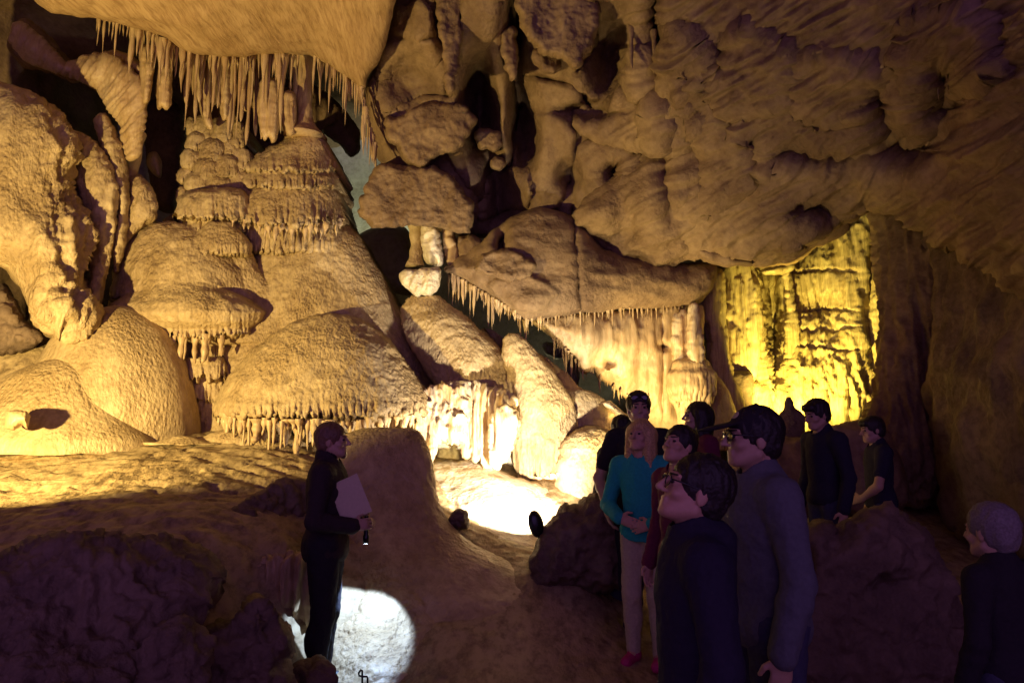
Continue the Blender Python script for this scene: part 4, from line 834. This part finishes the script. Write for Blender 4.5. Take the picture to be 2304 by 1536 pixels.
class Field:
    def __init__(s, lo, hi, h):
        s.h = h; s.lo = np.array(lo, np.float32)
        s.n = np.ceil((np.array(hi)-lo)/h).astype(int)+1
        s.f = np.full(s.n, 9.0, np.float32)
        s.ax = [s.lo[k]+h*np.arange(s.n[k], dtype=np.float32) for k in range(3)]
    def region(s, lo, hi):
        a = np.clip(np.floor((np.array(lo)-s.lo)/s.h).astype(int), 0, s.n); b = np.clip(np.ceil((np.array(hi)-s.lo)/s.h).astype(int)+1, 0, s.n)
        sl = tuple(slice(a[k], b[k]) for k in range(3))
        X = [s.ax[0][sl[0]][:, None, None], s.ax[1][sl[1]][None, :, None], s.ax[2][sl[2]][None, None, :]]
        return sl, X
    def put(s, fn, lo, hi, k, op):
        m = 0.03+k
        sl, X = s.region(np.array(lo)-m, np.array(hi)+m)
        if 0 in s.f[sl].shape: return
        d = fn(*X).astype(np.float32); a = s.f[sl]
        if op == 'sub': a = -a
        h = np.clip(.5+.5*(d-a)/max(k, 1e-5), 0, 1)
        r = d*(1-h)+a*h-k*h*(1-h)
        s.f[sl] = -r if op == 'sub' else r
    def cone(s, a, b, ra, rb, k=.02, op='add'):
        a = np.array(a, float); b = np.array(b, float); ab = b-a; L2 = max(ab@ab, 1e-9)
        def fn(x, y, z):
            t = np.clip(((x-a[0])*ab[0]+(y-a[1])*ab[1]+(z-a[2])*ab[2])/L2, 0, 1)
            return np.sqrt((x-a[0]-t*ab[0])**2+(y-a[1]-t*ab[1])**2+(z-a[2]-t*ab[2])**2)-(ra+(rb-ra)*t)
        r = max(ra, rb)
        s.put(fn, np.minimum(a, b)-r, np.maximum(a, b)+r, k, op)
    def ell(s, c, r, k=.02, op='add', R=None):
        c = np.array(c, float); r = np.array(r, float)
        M = np.eye(3) if R is None else np.array(R)
        def fn(x, y, z):
            dx, dy, dz = x-c[0], y-c[1], z-c[2]
            p = [(M[0, j]*dx+M[1, j]*dy+M[2, j]*dz)/r[j] for j in range(3)]
            k0 = np.sqrt(p[0]**2+p[1]**2+p[2]**2)+1e-9; k1 = np.sqrt((p[0]/r[0])**2+(p[1]/r[1])**2+(p[2]/r[2])**2)+1e-9
            return k0*(k0-1)/k1
        R_ = np.sqrt(((M*r)**2).sum(1))
        s.put(fn, c-R_, c+R_, k, op)
    def mesh(s):
        f = s.f; nx, ny, nz = f.shape
        ins = f < 0
        cnt = np.zeros((nx-1, ny-1, nz-1), np.int8)
        for a in (0, 1):
            for b in (0, 1):
                for c in (0, 1): cnt += ins[a:nx-1+a, b:ny-1+b, c:nz-1+c]
        act = np.argwhere((cnt > 0) & (cnt < 8))
        idx = -np.ones(cnt.shape, np.int64); idx[act[:, 0], act[:, 1], act[:, 2]] = np.arange(len(act))
        cor = [(a, b, c) for a in (0, 1) for b in (0, 1) for c in (0, 1)]
        val = {q: f[act[:, 0]+q[0], act[:, 1]+q[1], act[:, 2]+q[2]] for q in cor}
        sm = np.zeros((len(act), 3)); w = np.zeros(len(act))
        for p in cor:
            for ax in range(3):
                if p[ax] == 0:
                    q = tuple(1 if k == ax else p[k] for k in range(3))
                    u, v = val[p], val[q]; cr = (u < 0) != (v < 0)
                    t = np.where(cr, u/np.where(u-v == 0, 1, u-v), 0)
                    pt = np.tile(np.array(p, float), (len(act), 1)); pt[:, ax] += t
                    sm[cr] += pt[cr]; w[cr] += 1
        V = s.lo+s.h*(act+sm/np.maximum(w, 1)[:, None])
        F = []
        for ax in range(3):
            o1, o2 = [(1, 2), (2, 0), (0, 1)][ax]
            sl0 = [slice(1, -1)]*3; sl0[ax] = slice(0, -1)
            a0 = [slice(None)]*3; a1 = [slice(None)]*3; a0[ax] = slice(0, -1); a1[ax] = slice(1, None)
            ch = ins[tuple(a0)] != ins[tuple(a1)]
            m = np.zeros_like(ch); q = [slice(1, -1)]*3; q[ax] = slice(None); m[tuple(q)] = True
            e = np.argwhere(ch & m)
            if not len(e): continue
            flip = ins[tuple(a0)][e[:, 0], e[:, 1], e[:, 2]]
            def cell(d1, d2):
                c = e.copy(); c[:, o1] -= d1; c[:, o2] -= d2
                return idx[c[:, 0], c[:, 1], c[:, 2]]
            Q = np.stack([cell(0, 0), cell(1, 0), cell(1, 1), cell(0, 1)], 1)
            Q[~flip] = Q[~flip][:, ::-1]
            F.append(Q)
        F = np.concatenate(F); F = F[(F >= 0).all(1)]
        return V, F

def rotm(yaw=0, pitch=0, roll=0):
    return np.array(Euler((math.radians(pitch), math.radians(roll), math.radians(yaw)), 'YXZ').to_matrix())

def hand(f, wrist, d, n, side, curl=.5, k=.008):
    """palm, four unequal bent fingers and a thumb; d = direction of the hand, n = direction the palm faces"""
    d = np.array(d, float); d /= np.linalg.norm(d); n = np.array(n, float); n -= d*(n@d); n /= np.linalg.norm(n)
    w = np.cross(d, n)*side                                    # towards the thumb
    w0 = np.array(wrist, float)
    f.cone(w0, w0+d*.03, .026, .028, .02)
    M = np.stack([w, d, n], 1)
    f.ell(w0+d*.055, (.040, .052, .017), .015, R=M)
    for j, L in enumerate((.072, .080, .075, .058)):
        off = (.030-.020*j)
        b = w0+d*(.092-.004*abs(j-1))+w*off
        a1 = curl*.8; a2 = curl*1.7
        m = b+(d*math.cos(a1)+n*math.sin(a1)+w*.08*(1.5-j)*.4)*L*.52
        e = m+(d*math.cos(a2)+n*math.sin(a2))*L*.48
        f.cone(b-d*.012, m, .0098, .0088, .004); f.cone(m, e, .0088, .0072, .003)
    t0 = w0+d*.025+w*.026; t1 = t0+(d*.6+w*.75+n*.25)*.042; t2 = t1+(d*.85+w*.25+n*.4)*.034
    f.cone(t0, t1, .0135, .011, .012); f.cone(t1, t2, .011, .0085, .004)

def person(label, X, Yd, z, h, yaw, head=(0, 0, 0), arm_r=None, arm_l=None, top=('grey_cloth', 'long'), legs=('denim', 'long'), shoes='dark_shoe', hair=('short', 'hair_dark'),
           skin='skin', res=.008, build=1.0, stance=.0, head_scale=1.0, lean=0.0, collar=False, beard=False, hem=.90, group='visitors standing in the cave', loose=1.0, nose=1.0):
    root = bpy.data.objects.new('person', None); COL.objects.link(root)
    root.location = (X, Yd, z); root.rotation_euler = (0, 0, math.radians(yaw)); s = h/1.75; root.scale = (s, s, s)
    root.empty_display_size = .2
    tag(root, label, 'person', group, 'thing')
    r = res/s
    B = build
    arm_r = arm_r or dict(e=(.245, -.03, 1.13), w=(.262, .05, .885), d=(.02, .15, -1), n=(-1, 0, 0), curl=.5)
    arm_l = arm_l or dict(e=(-.245, -.03, 1.13), w=(-.262, .05, .885), d=(-.02, .15, -1), n=(1, 0, 0), curl=.5)
    lo, hi = (-.5, -.4, -.02), (.5, .52, 1.84)
    fld = lambda: Field(lo, hi, r)
    def sh(p):                                     # lean of the upper body
        p = np.array(p, float); p[1] += lean*max(0, p[2]-.95); return p
    HC = sh((0, .025, 1.64)); NP = sh((0, 0, 1.54)); HR = rotm(*head); hs = head_scale
    def hp(p): return NP+HR@((np.array(p, float)*hs)+np.array((0, .025, .10)))
    # ---- body
    f = fld()
    def torso(f, g, kk=.05):
        f.ell(sh((0, -.005, .97)), (.158*B+g, .112*B+g, .13), kk); f.ell(sh((0, .005, 1.12)), (.140*B+g, .103*B+g, .17), kk)
        f.ell(sh((0, 0, 1.30)), (.160*B+g, .112*B+g, .19+g), kk); f.cone(sh((-.145, -.01, 1.425)), sh((.145, -.01, 1.425)), .055+g, .055+g, .06)
        f.cone(sh((0, -.015, 1.42)), sh((0, -.005, 1.50)), .085+g, .062+g, .05)
    def leg(f, sx, g, upto='ankle', kk=.03):
        hipp = (sx*.088*B, 0, .93); kn = (sx*(.095+stance), .015, .49); an = (sx*(.10+stance*1.6), -.02, .08)
        f.cone(hipp, kn, .088*B+g, .058+g, kk)
        if upto == 'ankle':
            f.cone(kn, an, .055+g, .040+g, kk); f.ell((sx*(.097+stance*1.3), -.03, .34), (.050+g, .052+g, .12), kk)
        elif upto == 'knee':
            mid = np.array(kn)*.75+np.array(an)*.25
            f.cone(kn, mid, .060+g, .064+g, kk)
        return an
    def arm(f, sx, A, g, part='all', kk=.02):
        S0 = sh((sx*.178, -.01, 1.42)); e = sh(A['e']); w = sh(A['w'])
        f.cone(S0, S0+(e-S0)*.35, .056+g, .048+g, .03)
        if part == 'upper': f.cone(S0, S0+(e-S0)*.62, .054+g, .050+g, kk); return
        f.cone(S0, e, .050+g, .040+g, kk); 
        m = e+(w-e)*.3
        f.cone(e, m, .040+g, .040+g, kk); f.cone(m, w, .040+g, (.027 if part == 'all' else .034)+g, kk)
    torso(f, 0)
    for sx in (1, -1):
        an = leg(f, sx, 0); f.cone(np.array(an), np.array(an)+(0, .12, -.045), .035, .028, .02)
    arm(f, 1, arm_r, 0); arm(f, -1, arm_l, 0)
    f.cone(sh((0, -.02, 1.44)), hp((0, -.02, -.06)), .060, .056*hs, .03)
    # head
    E = lambda p, rr, k, op='add': f.ell(hp(p), np.array(rr)*hs, k*hs, op, HR)
    Cn = lambda a, b, ra, rb, k, op='add': f.cone(hp(a), hp(b), ra*hs, rb*hs, k*hs, op)
    E((0, -.018, .030), (.075, .094, .088), .02); E((0, .028, -.026), (.059, .063, .080), .03); E((0, .052, -.078), (.040, .040, .032), .025)
    Cn((-.055, .0, -.06), (-.02, .07, -.09), .022, .020, .02); Cn((.055, .0, -.06), (.02, .07, -.09), .022, .020, .02)
    E((0, .080, -.096), (.020, .018, .016), .010)
    for sx in (1, -1):
        E((sx*.033, .098, .008), (.017, .014, .011), .012, 'sub')
        Cn((sx*.010, .090, .030), (sx*.046, .074, .028), .010, .008, .012)
        E((sx*.043, .066, -.028), (.022, .020, .018), .02)
        E((sx*.076, -.008, -.008), (.010, .021, .034), .006)
        E((sx*.032, .080, .006), (.0125, .0125, .0125), .002)
    Cn((0, .092, .022), (0, .092+.028*nose, -.024), .008, .0125, .008); E((.010, .102, -.029), (.009, .010, .008), .006); E((-.010, .102, -.029), (.009, .010, .008), .006)
    Cn((-.019, .089, -.054), (.019, .089, -.054), .0085, .0085, .005); Cn((-.016, .088, -.070), (.016, .088, -.070), .0095, .0095, .005)
    Cn((-.020, .101, -.0618), (.020, .101, -.0618), .004, .004, .002, 'sub')
    hand(f, sh(arm_r['w']), arm_r['d'], arm_r['n'], 1, arm_r.get('curl', .5)); hand(f, sh(arm_l['w']), arm_l['d'], arm_l['n'], -1, arm_l.get('curl', .5))
    V, F = f.mesh(); link('body', V, F, skin, root, (0, 0, 0), local=True)
    # ---- clothes
    def wrinkle(V, F, amp=.006, fz=7):
        N = vnormals(V, F)
        return V+N*(amp*(fbm(V*np.array([9, 9, fz])+nextoff(), 3, 'r')-.4)+.5*amp*fbm(V*26, 2))[:, None]
    g = .014*loose
    f = fld(); torso(f, g+.004)
    zc = f.ax[2][None, None, :]
    f.ell(sh((0, 0, hem+.06)), (.165*B+g, .122*B+g, .12), .05)
    f.f = np.maximum(f.f, hem-zc+0*f.f)
    part = 'upper' if top[1] == 'short' else 'sleeve'
    arm(f, 1, arm_r, g, part); arm(f, -1, arm_l, g, part)
    if top[1] == 'hood':
        f.ell(sh((0, -.085, 1.47)), (.11, .06, .075), .03)
    f.cone(hp((0, .01, -.04)), sh((0, .015, 1.47)), .052, .066, .01, 'sub')
    V, F = f.mesh(); link('shirt' if top[1] != 'hood' else 'hooded_top', wrinkle(V, F), F, top[0], root, (0, 0, 0), local=True)
    if collar:
        f = fld(); f.cone(sh((0, -.02, 1.475)), sh((0, -.01, 1.535)), .082, .088, .01); f.cone(sh((0, .0, 1.42)), sh((0, .0, 1.60)), .070, .076, .005, 'sub')
        f.ell(sh((0, .10, 1.55)), (.05, .07, .06), .01, 'sub')
        V, F = f.mesh(); link('collar', V, F, top[0], root, (0, 0, 0), local=True)
    f = fld(); g = .013*loose
    f.ell((0, -.008, .96), (.162*B+g, .118*B+g, .115), .03)
    for sx in (1, -1): leg(f, sx, g, 'ankle' if legs[1] == 'long' else 'knee', .035)
    V, F = f.mesh(); link('trousers' if legs[1] == 'long' else 'shorts', wrinkle(V, F, .008, 5), F, legs[0], root, (0, 0, 0), local=True)
    for sx in (1, -1):
        f = fld(); a = np.array((sx*(.10+stance*1.6), -.02, .05))
        f.cone(a+(0, -.03, 0), a+(sx*.012, .15, -.012), .046, .040, .02); f.cone(a, a+(0, 0, .05), .050, .046, .02)
        f.f = np.maximum(f.f, .002-zc+0*f.f)
        V, F = f.mesh(); link('shoe', V, F, shoes, root, (0, 0, 0), local=True)
    # ---- hair
    kind, hm = hair
    if kind != 'bald':
        f = fld(); E = lambda p, rr, k, op='add': f.ell(hp(p), np.array(rr)*hs, k*hs, op, HR)
        Cn = lambda a, b, ra, rb, k, op='add': f.cone(hp(a), hp(b), ra*hs, rb*hs, k*hs, op)
        E((0, -.022, .038), (.086, .104, .095), .01)
        if kind == 'short': E((0, -.05, -.02), (.072, .062, .07), .02)
        if kind == 'fringe': E((0, -.04, -.02), (.082, .075, .07), .02); E((0, .07, .075), (.06, .035, .03), .02)
        if kind in ('long', 'bob'):
            e = -.25 if kind == 'long' else -.13
            for sx in (1, -1):
                Cn((sx*.070, -.005, .03), (sx*.080, .000, e), .042, .034, .04); Cn((sx*.045, -.055, 0), (sx*.060, -.045, e-.02), .062, .048, .04)
            Cn((0, -.070, 0), (0, -.060, e-.03), .070, .060, .04)
        if kind == 'bun': E((0, -.10, .09), (.045, .04, .04), .02); E((0, -.05, -.02), (.074, .062, .07), .02)
        E((0, .098, -.045), (.066, .082, .098), .012, 'sub')
        if kind not in ('long', 'bob'): E((0, .02, -.10), (.10, .075, .07), .01, 'sub')
        V, F = f.mesh()
        N = vnormals(V, F)
        V = V+N*(.010*fbm(V*np.array([28, 28, 9])+nextoff(), 3, 'r')*hs)[:, None]
        link('hair', V, F, hm, root, (0, 0, 0), local=True)
    if beard:
        f = fld(); f.ell(hp((0, .072, -.088)), (.034, .028, .036), .01, 'add', HR); f.ell(hp((0, .09, -.058)), (.03, .03, .012), .004, 'sub', HR)
        V, F = f.mesh(); N = vnormals(V, F); link('beard', V+N*(.004*fbm(V*60, 2))[:, None], F, beard, root, (0, 0, 0), local=True)
    for sx in (1, -1):
        f = Field(np.array(hp((sx*.032, .085, .008)))-.05, np.array(hp((sx*.032, .085, .008)))+.05, .0035)
        f.ell(hp((sx*.032, .0845, .006)), np.array((.0115, .0105, .0085))*hs, .001, 'add', HR); V, F = f.mesh(); link('eye', V, F, 'hair_dark', root, (0, 0, 0), local=True)
        f = Field(np.array(hp((sx*.030, .085, .030)))-.06, np.array(hp((sx*.030, .085, .030)))+.06, .0035)
        f.cone(hp((sx*.014, .099, .029)), hp((sx*.048, .082, .031)), .0048, .0035, .001); V, F = f.mesh(); link('eyebrow', V, F, hm, root, (0, 0, 0), local=True)
    return root, hp, HR, hs, sh
def glasses(root, hp, mat='black_plastic', lens=True, dz=0.0, dy=0.0, tilt=0.0, name='glasses', size=1.0, lensmat='lens_glass'):
    g = None
    T = lambda p: hp((p[0]*size, p[1]+dy, p[2]+dz+tilt*(p[1])))
    fr = []
    for sx in (1, -1):
        th = np.linspace(0, 2*np.pi, 22, endpoint=False)
        pts = [T((sx*.033+.025*math.cos(a), .106-.10*abs(sx*.033+.025*math.cos(a))**1.5*4, .006+.018*math.sin(a))) for a in th]
        t = tube(name if g is None else 'rim', pts, .0026, mat, root if g is None else g, closed=True, base=(0, 0, 0), local=True)
        if g is None: g = t
        if lens:
            c = T((sx*.033, .108, .006)); V = np.array(pts+[c]); n = len(pts)
            me = link('lens', V, [(i, (i+1) % n, n) for i in range(n)], lensmat, g, (0, 0, 0), local=True)
        tube('temple', [T((sx*.058, .098, .012)), T((sx*.074, .06, .012)), T((sx*.079, -.01, .010)), T((sx*.080, -.03, -.004))], .0028, mat, g, base=(0, 0, 0), local=True)
    tube('bridge', [T((-.009, .112, .012)), T((0, .118, .015)), T((.009, .112, .012))], .0026, mat, g, base=(0, 0, 0), local=True)
    return g
def cap_on(root, hp, HR, hs, mat, rs=.006):
    f = Field((-.4, -.4, 1.35), (.4, .5, 1.95), rs)
    f.ell(hp((0, -.018, .045)), np.array((.089, .106, .092))*hs, .01, 'add', HR)
    f.ell(hp((0, -.0, -.05)), np.array((.12, .14, .085))*hs, .006, 'sub', HR)
    f.ell(hp((0, .128, .046)), np.array((.074, .100, .010))*hs, .012, 'add', HR@rotm(0, -14, 0))
    f.ell(hp((0, -.018, .04)), np.array((.080, .097, .082))*hs, .004, 'sub', HR)
    V, F = f.mesh(); c = link('cap', V, F, mat, root, (0, 0, 0), local=True)
    f = Field((-.4, -.4, 1.35), (.4, .5, 1.95), .004)
    f.ell(hp((0, .066, .088)), np.array((.030, .010, .024))*hs, .004, 'add', HR@rotm(0, 30, 0))
    V, F = f.mesh(); link('patch', V, F, 'khaki_cloth', c, (0, 0, 0), local=True)
    f = Field((-.4, -.4, 1.35), (.4, .5, 1.95), .005)
    f.ell(hp((0, -.018, .140)), np.array((.010, .010, .006))*hs, .004); V, F = f.mesh(); link('top_button', V, F, mat, c, (0, 0, 0), local=True)
    return c
def px_x(px, Y): return (px-1152)/FPX*Y/ (math.cos(PITCH))  # (small correction ignored: people stand near the horizon line)
def place(px, Y): return float(at(px, 985, Y)[0])

# 1 guide with torch and papers
gx_ = place(742, 4.70)
G = person('guide in a dim dark jacket holding papers and a torch, facing right', gx_, 4.70, -.03, 1.70, -86, head=(-6, 2, 0),
           arm_r=dict(e=(.26, -.03, 1.12), w=(.155, .20, 1.08), d=(-.25, .95, .12), n=(-.9, -.2, -.2), curl=.7),
           arm_l=dict(e=(-.25, -.01, 1.13), w=(-.17, .20, 1.06), d=(.25, .95, .05), n=(.9, -.2, -.2), curl=.95),
           top=('dim_brown_cloth', 'long'), legs=('black_cloth', 'long'), hair=('short', 'hair_brown'), collar=True, beard='hair_brown', build=1.12, hem=.84, res=.007, group=None, loose=1.3)
pr = at(788, 1122, 4.60)
def quad_box(name, c, u, v, t, mat, parent=None):
    c, u, v = map(np.array, (c, u, v)); n = np.cross(u, v); n = n/np.linalg.norm(n)*t
    V = [c+a*u+b*v+d*n for d in (-1, 1) for a, b in ((-1, -1), (1, -1), (1, 1), (-1, 1))]
    F = [(0, 3, 2, 1), (4, 5, 6, 7), (0, 1, 5, 4), (1, 2, 6, 5), (2, 3, 7, 6), (3, 0, 4, 7)]
    return link(name, V, F, mat, parent, smooth=False)
pp = quad_box('papers', pr, (.085, .035, .040), (.050, .02, -.125), .004, 'paper')
tag(pp, 'sheaf of tan papers tilted against the chest of the guide', 'papers')
quad_box('cover_sheet', np.array(pr)+np.array((.004, -.010, .004)), (.083, .034, .041), (.049, .02, -.122), .0015, 'paper', pp)
tp = at(824, 1188, 4.85)
tl = tube('torch', [tp+np.array((0, 0, z)) for z in (-.10, -.05, -.04, .10, .105)], [.021, .021, .0165, .0165, .012], 'black_plastic', nu=14)
tag(tl, 'black torch in the hand of the guide, shining on the floor', 'torch')
tube('torch_lens', [tp+np.array((0, 0, z)) for z in (-.101, -.098)], [.017, .017], 'lit_glass', tl, nu=14)
tube('metal_clip', [tp+np.array((.019, -.006, z)) for z in (.10, .06, 0, -.02)], .0028, 'brass', tl)

# 2 tall man, facing the camera, sunglasses on his head
X2 = place(1438, 5.45)
R2 = person('tall man in a dark T-shirt with sunglasses pushed up on his head', X2, 5.45, .06, 1.87, 176, head=(0, 0, 0), top=('black_cloth', 'short'), legs=('black_cloth', 'short'), hair=('short', 'hair_dark'), build=1.12,
            arm_r=dict(e=(.30, -.02, 1.13), w=(.25, .13, .92), d=(-.15, .3, -1), n=(-1, .2, 0), curl=.6))
glasses(R2[0], R2[1], dz=.105, dy=-.030, tilt=-.35, name='sunglasses')
tube('wristwatch', [R2[4]((.252, .118, .935))+np.array((.036*math.cos(a), .034*math.sin(a), .012*math.sin(a))) for a in np.linspace(0, 6.283, 14, endpoint=False)], .008, 'black_plastic', R2[0], closed=True, base=(0, 0, 0), local=True)
cu = bpy.data.curves.new('lettering', 'FONT'); cu.body = 'EII'; cu.size = .085; cu.extrude = .002; cu.align_x = 'CENTER'
cu.materials.append(MATS['lettering_paint'])
tmp = bpy.data.objects.new('shirt_text', cu); COL.objects.link(tmp); bpy.context.view_layer.update()
lm = bpy.data.meshes.new_from_object(tmp.evaluated_get(bpy.context.evaluated_depsgraph_get())); bpy.data.objects.remove(tmp)
le = bpy.data.objects.new('lettering', lm); COL.objects.link(le); le.parent = R2[0]
le.location = (.055, .150, 1.30); le.rotation_euler = (math.radians(90), 0, math.pi)

# 3 woman in teal
X3 = place(1442, 4.95)
R3 = person('woman in a teal top and khaki trousers with her hands on her belly', X3, 4.95, .04, 1.66, 152, head=(-8, 8, 0), top=('teal_cloth', 'long'), legs=('khaki_cloth', 'long'), shoes='pink_shoe', hair=('long', 'hair_blond'), skin='skin_warm', build=.92,
            arm_r=dict(e=(.285, -.03, 1.12), w=(.13, .165, 1.05), d=(-1, .25, -.25), n=(0, -1, -.2), curl=.35),
            arm_l=dict(e=(-.27, -.02, 1.12), w=(-.12, .165, 1.02), d=(1, .25, -.3), n=(0, -1, -.2), curl=.35), hem=.88)

# 4 teenager with glasses close to the camera
X4 = place(1552, 2.15)
R4 = person('boy with glasses and a dark hooded top looking up, closest to the camera', X4, 2.15, -.02, 1.545, 86, head=(4, 20, 0), top=('navy_cloth', 'hood'), legs=('denim', 'long'), hair=('short', 'hair_dark'), skin='skin_warm', build=1.0, res=.0048, head_scale=1.04, hem=.84, loose=1.5, nose=.95)
glasses(R4[0], R4[1], lens=False)

# 5 man in a cap
X5 = place(1704, 2.75)
R5 = person('man in a dark cap and glasses looking left, in a grey shirt and jeans', X5, 2.75, -.02, 1.715, 92, head=(0, 2, 0), top=('grey_cloth', 'long'), legs=('denim', 'long'), hair=('short', 'hair_dark'), build=1.08, res=.006, hem=.86, loose=1.3, stance=.01,
            arm_r=dict(e=(.28, .05, 1.14), w=(.16, .22, 1.06), d=(-.8, .5, .1), n=(-.2, -.9, 0), curl=.7))
cap_on(R5[0], R5[1], R5[2], R5[3], 'black_cloth')
glasses(R5[0], R5[1], lens=True, name='glasses', lensmat='lens_glass')

# 6 .. 12 the others
R6 = person('person with short dark hair mostly hidden behind the tall man', place(1400, 6.0), 6.0, .06, 1.70, 20, top=('dim_brown_cloth', 'long'), hair=('short', 'hair_dark'), res=.009)
R7 = person('woman with long dark hair in a maroon top, turned left', place(1574, 5.9), 5.9, .05, 1.82, 96, top=('maroon_cloth', 'long'), hair=('long', 'hair_dark'), res=.009, head=(0, 5, 0))
R8 = person('young woman with dark tied hair looking up, behind the boy with glasses', place(1526, 4.1), 4.1, .02, 1.62, 118, head=(10, 16, 0), top=('maroon_cloth', 'long'), hair=('bun', 'hair_dark'), res=.008, skin='skin_warm', head_scale=1.05, build=.9)
R9 = person('boy in a navy shirt looking down to the left beside the dim bank', place(1850, 5.5), 5.5, .20, 1.68, 104, head=(8, -14, 0), top=('navy_cloth', 'long'), hair=('fringe', 'hair_dark'), res=.009, build=.9)
R10 = person('boy in a dark shirt looking left, right of the boy in navy', place(1972, 5.9), 5.9, .20, 1.55, 78, head=(14, -8, 0), top=('navy_cloth', 'short'), hair=('fringe', 'hair_dark'), res=.009, build=.95,
             arm_l=dict(e=(-.30, .10, 1.12), w=(-.20, .22, 1.0), d=(.6, .6, -.2), n=(.3, -.8, 0), curl=.5))
R11 = person('child with pale hair seen from behind at the right edge', place(2222, 2.75), 2.75, -.02, 1.33, 20, head=(0, -4, 0), top=('black_cloth', 'long'), hair=('short', 'hair_grey'), res=.008, head_scale=1.14)

# ================================================================ lamp and wire
lp = np.array(at(1206, 1178, 5.75))
base = np.array(at(1226, 1262, 5.75))
lr = bpy.data.objects.new('floodlight', None); COL.objects.link(lr); lr.location = base; tag(lr, 'small oval floodlight on a stem, dark against the bright alcove', 'lamp', kind='thing')
u = np.array((-.22, .0, .97)); u /= np.linalg.norm(u); nrm = np.array((-.35, .92, .1)); nrm -= u*(nrm@u); nrm /= np.linalg.norm(nrm); w_ = np.cross(u, nrm)
V = []; F = []; nu, nv = 28, 10
for i in range(nv+1):
    a = math.pi*i/nv
    for j in range(nu):
        b = 2*math.pi*j/nu
        V.append(lp+u*(.105*math.sin(a)*math.cos(b))+w_*(.060*math.sin(a)*math.sin(b))-nrm*(.045*math.cos(a) if a < math.pi/2 else .004*math.cos(a)))
for i in range(nv):
    for j in range(nu): F.append((i*nu+j, i*nu+(j+1) % nu, (i+1)*nu+(j+1) % nu, (i+1)*nu+j))
link('lamp_housing', np.array(V), F, 'black_plastic', lr)
th = np.linspace(0, 2*np.pi, 28, endpoint=False)
tube('lamp_rim', [lp+nrm*.002+u*.105*math.cos(a)+w_*.060*math.sin(a) for a in th], .006, 'black_plastic', lr, closed=True)
tube('stem', [base, base*.6+(lp-u*.1)*.4, lp-u*.10], .011, 'black_plastic', lr)
tube('foot', [base+np.array((0, 0, -.05)), base+np.array((0, 0, .02))], [.05, .03], 'black_plastic', lr, nu=14)
cb = [at(815, 1530, 4.2), at(815, 1508, 4.2), at(807, 1515, 4.2), at(806, 1522, 4.2), at(816, 1526, 4.2), at(828, 1522, 4.2), at(829, 1545, 4.2)]
wv = tube('wire_hook', [at(815, 1540, 4.2)]+[at(x, y, 4.2) for x, y in ((815, 1507), (812, 1506), (807, 1513), (808, 1519), (816, 1521), (826, 1521), (827, 1524), (827, 1560))], .006, 'black_plastic')
tag(wv, 'bent black wire hook sticking up at the edge of the torch light', 'wire')
tube('base_pin', [at(815, 1540, 4.2), at(815, 1580, 4.2)], .006, 'black_plastic', wv)
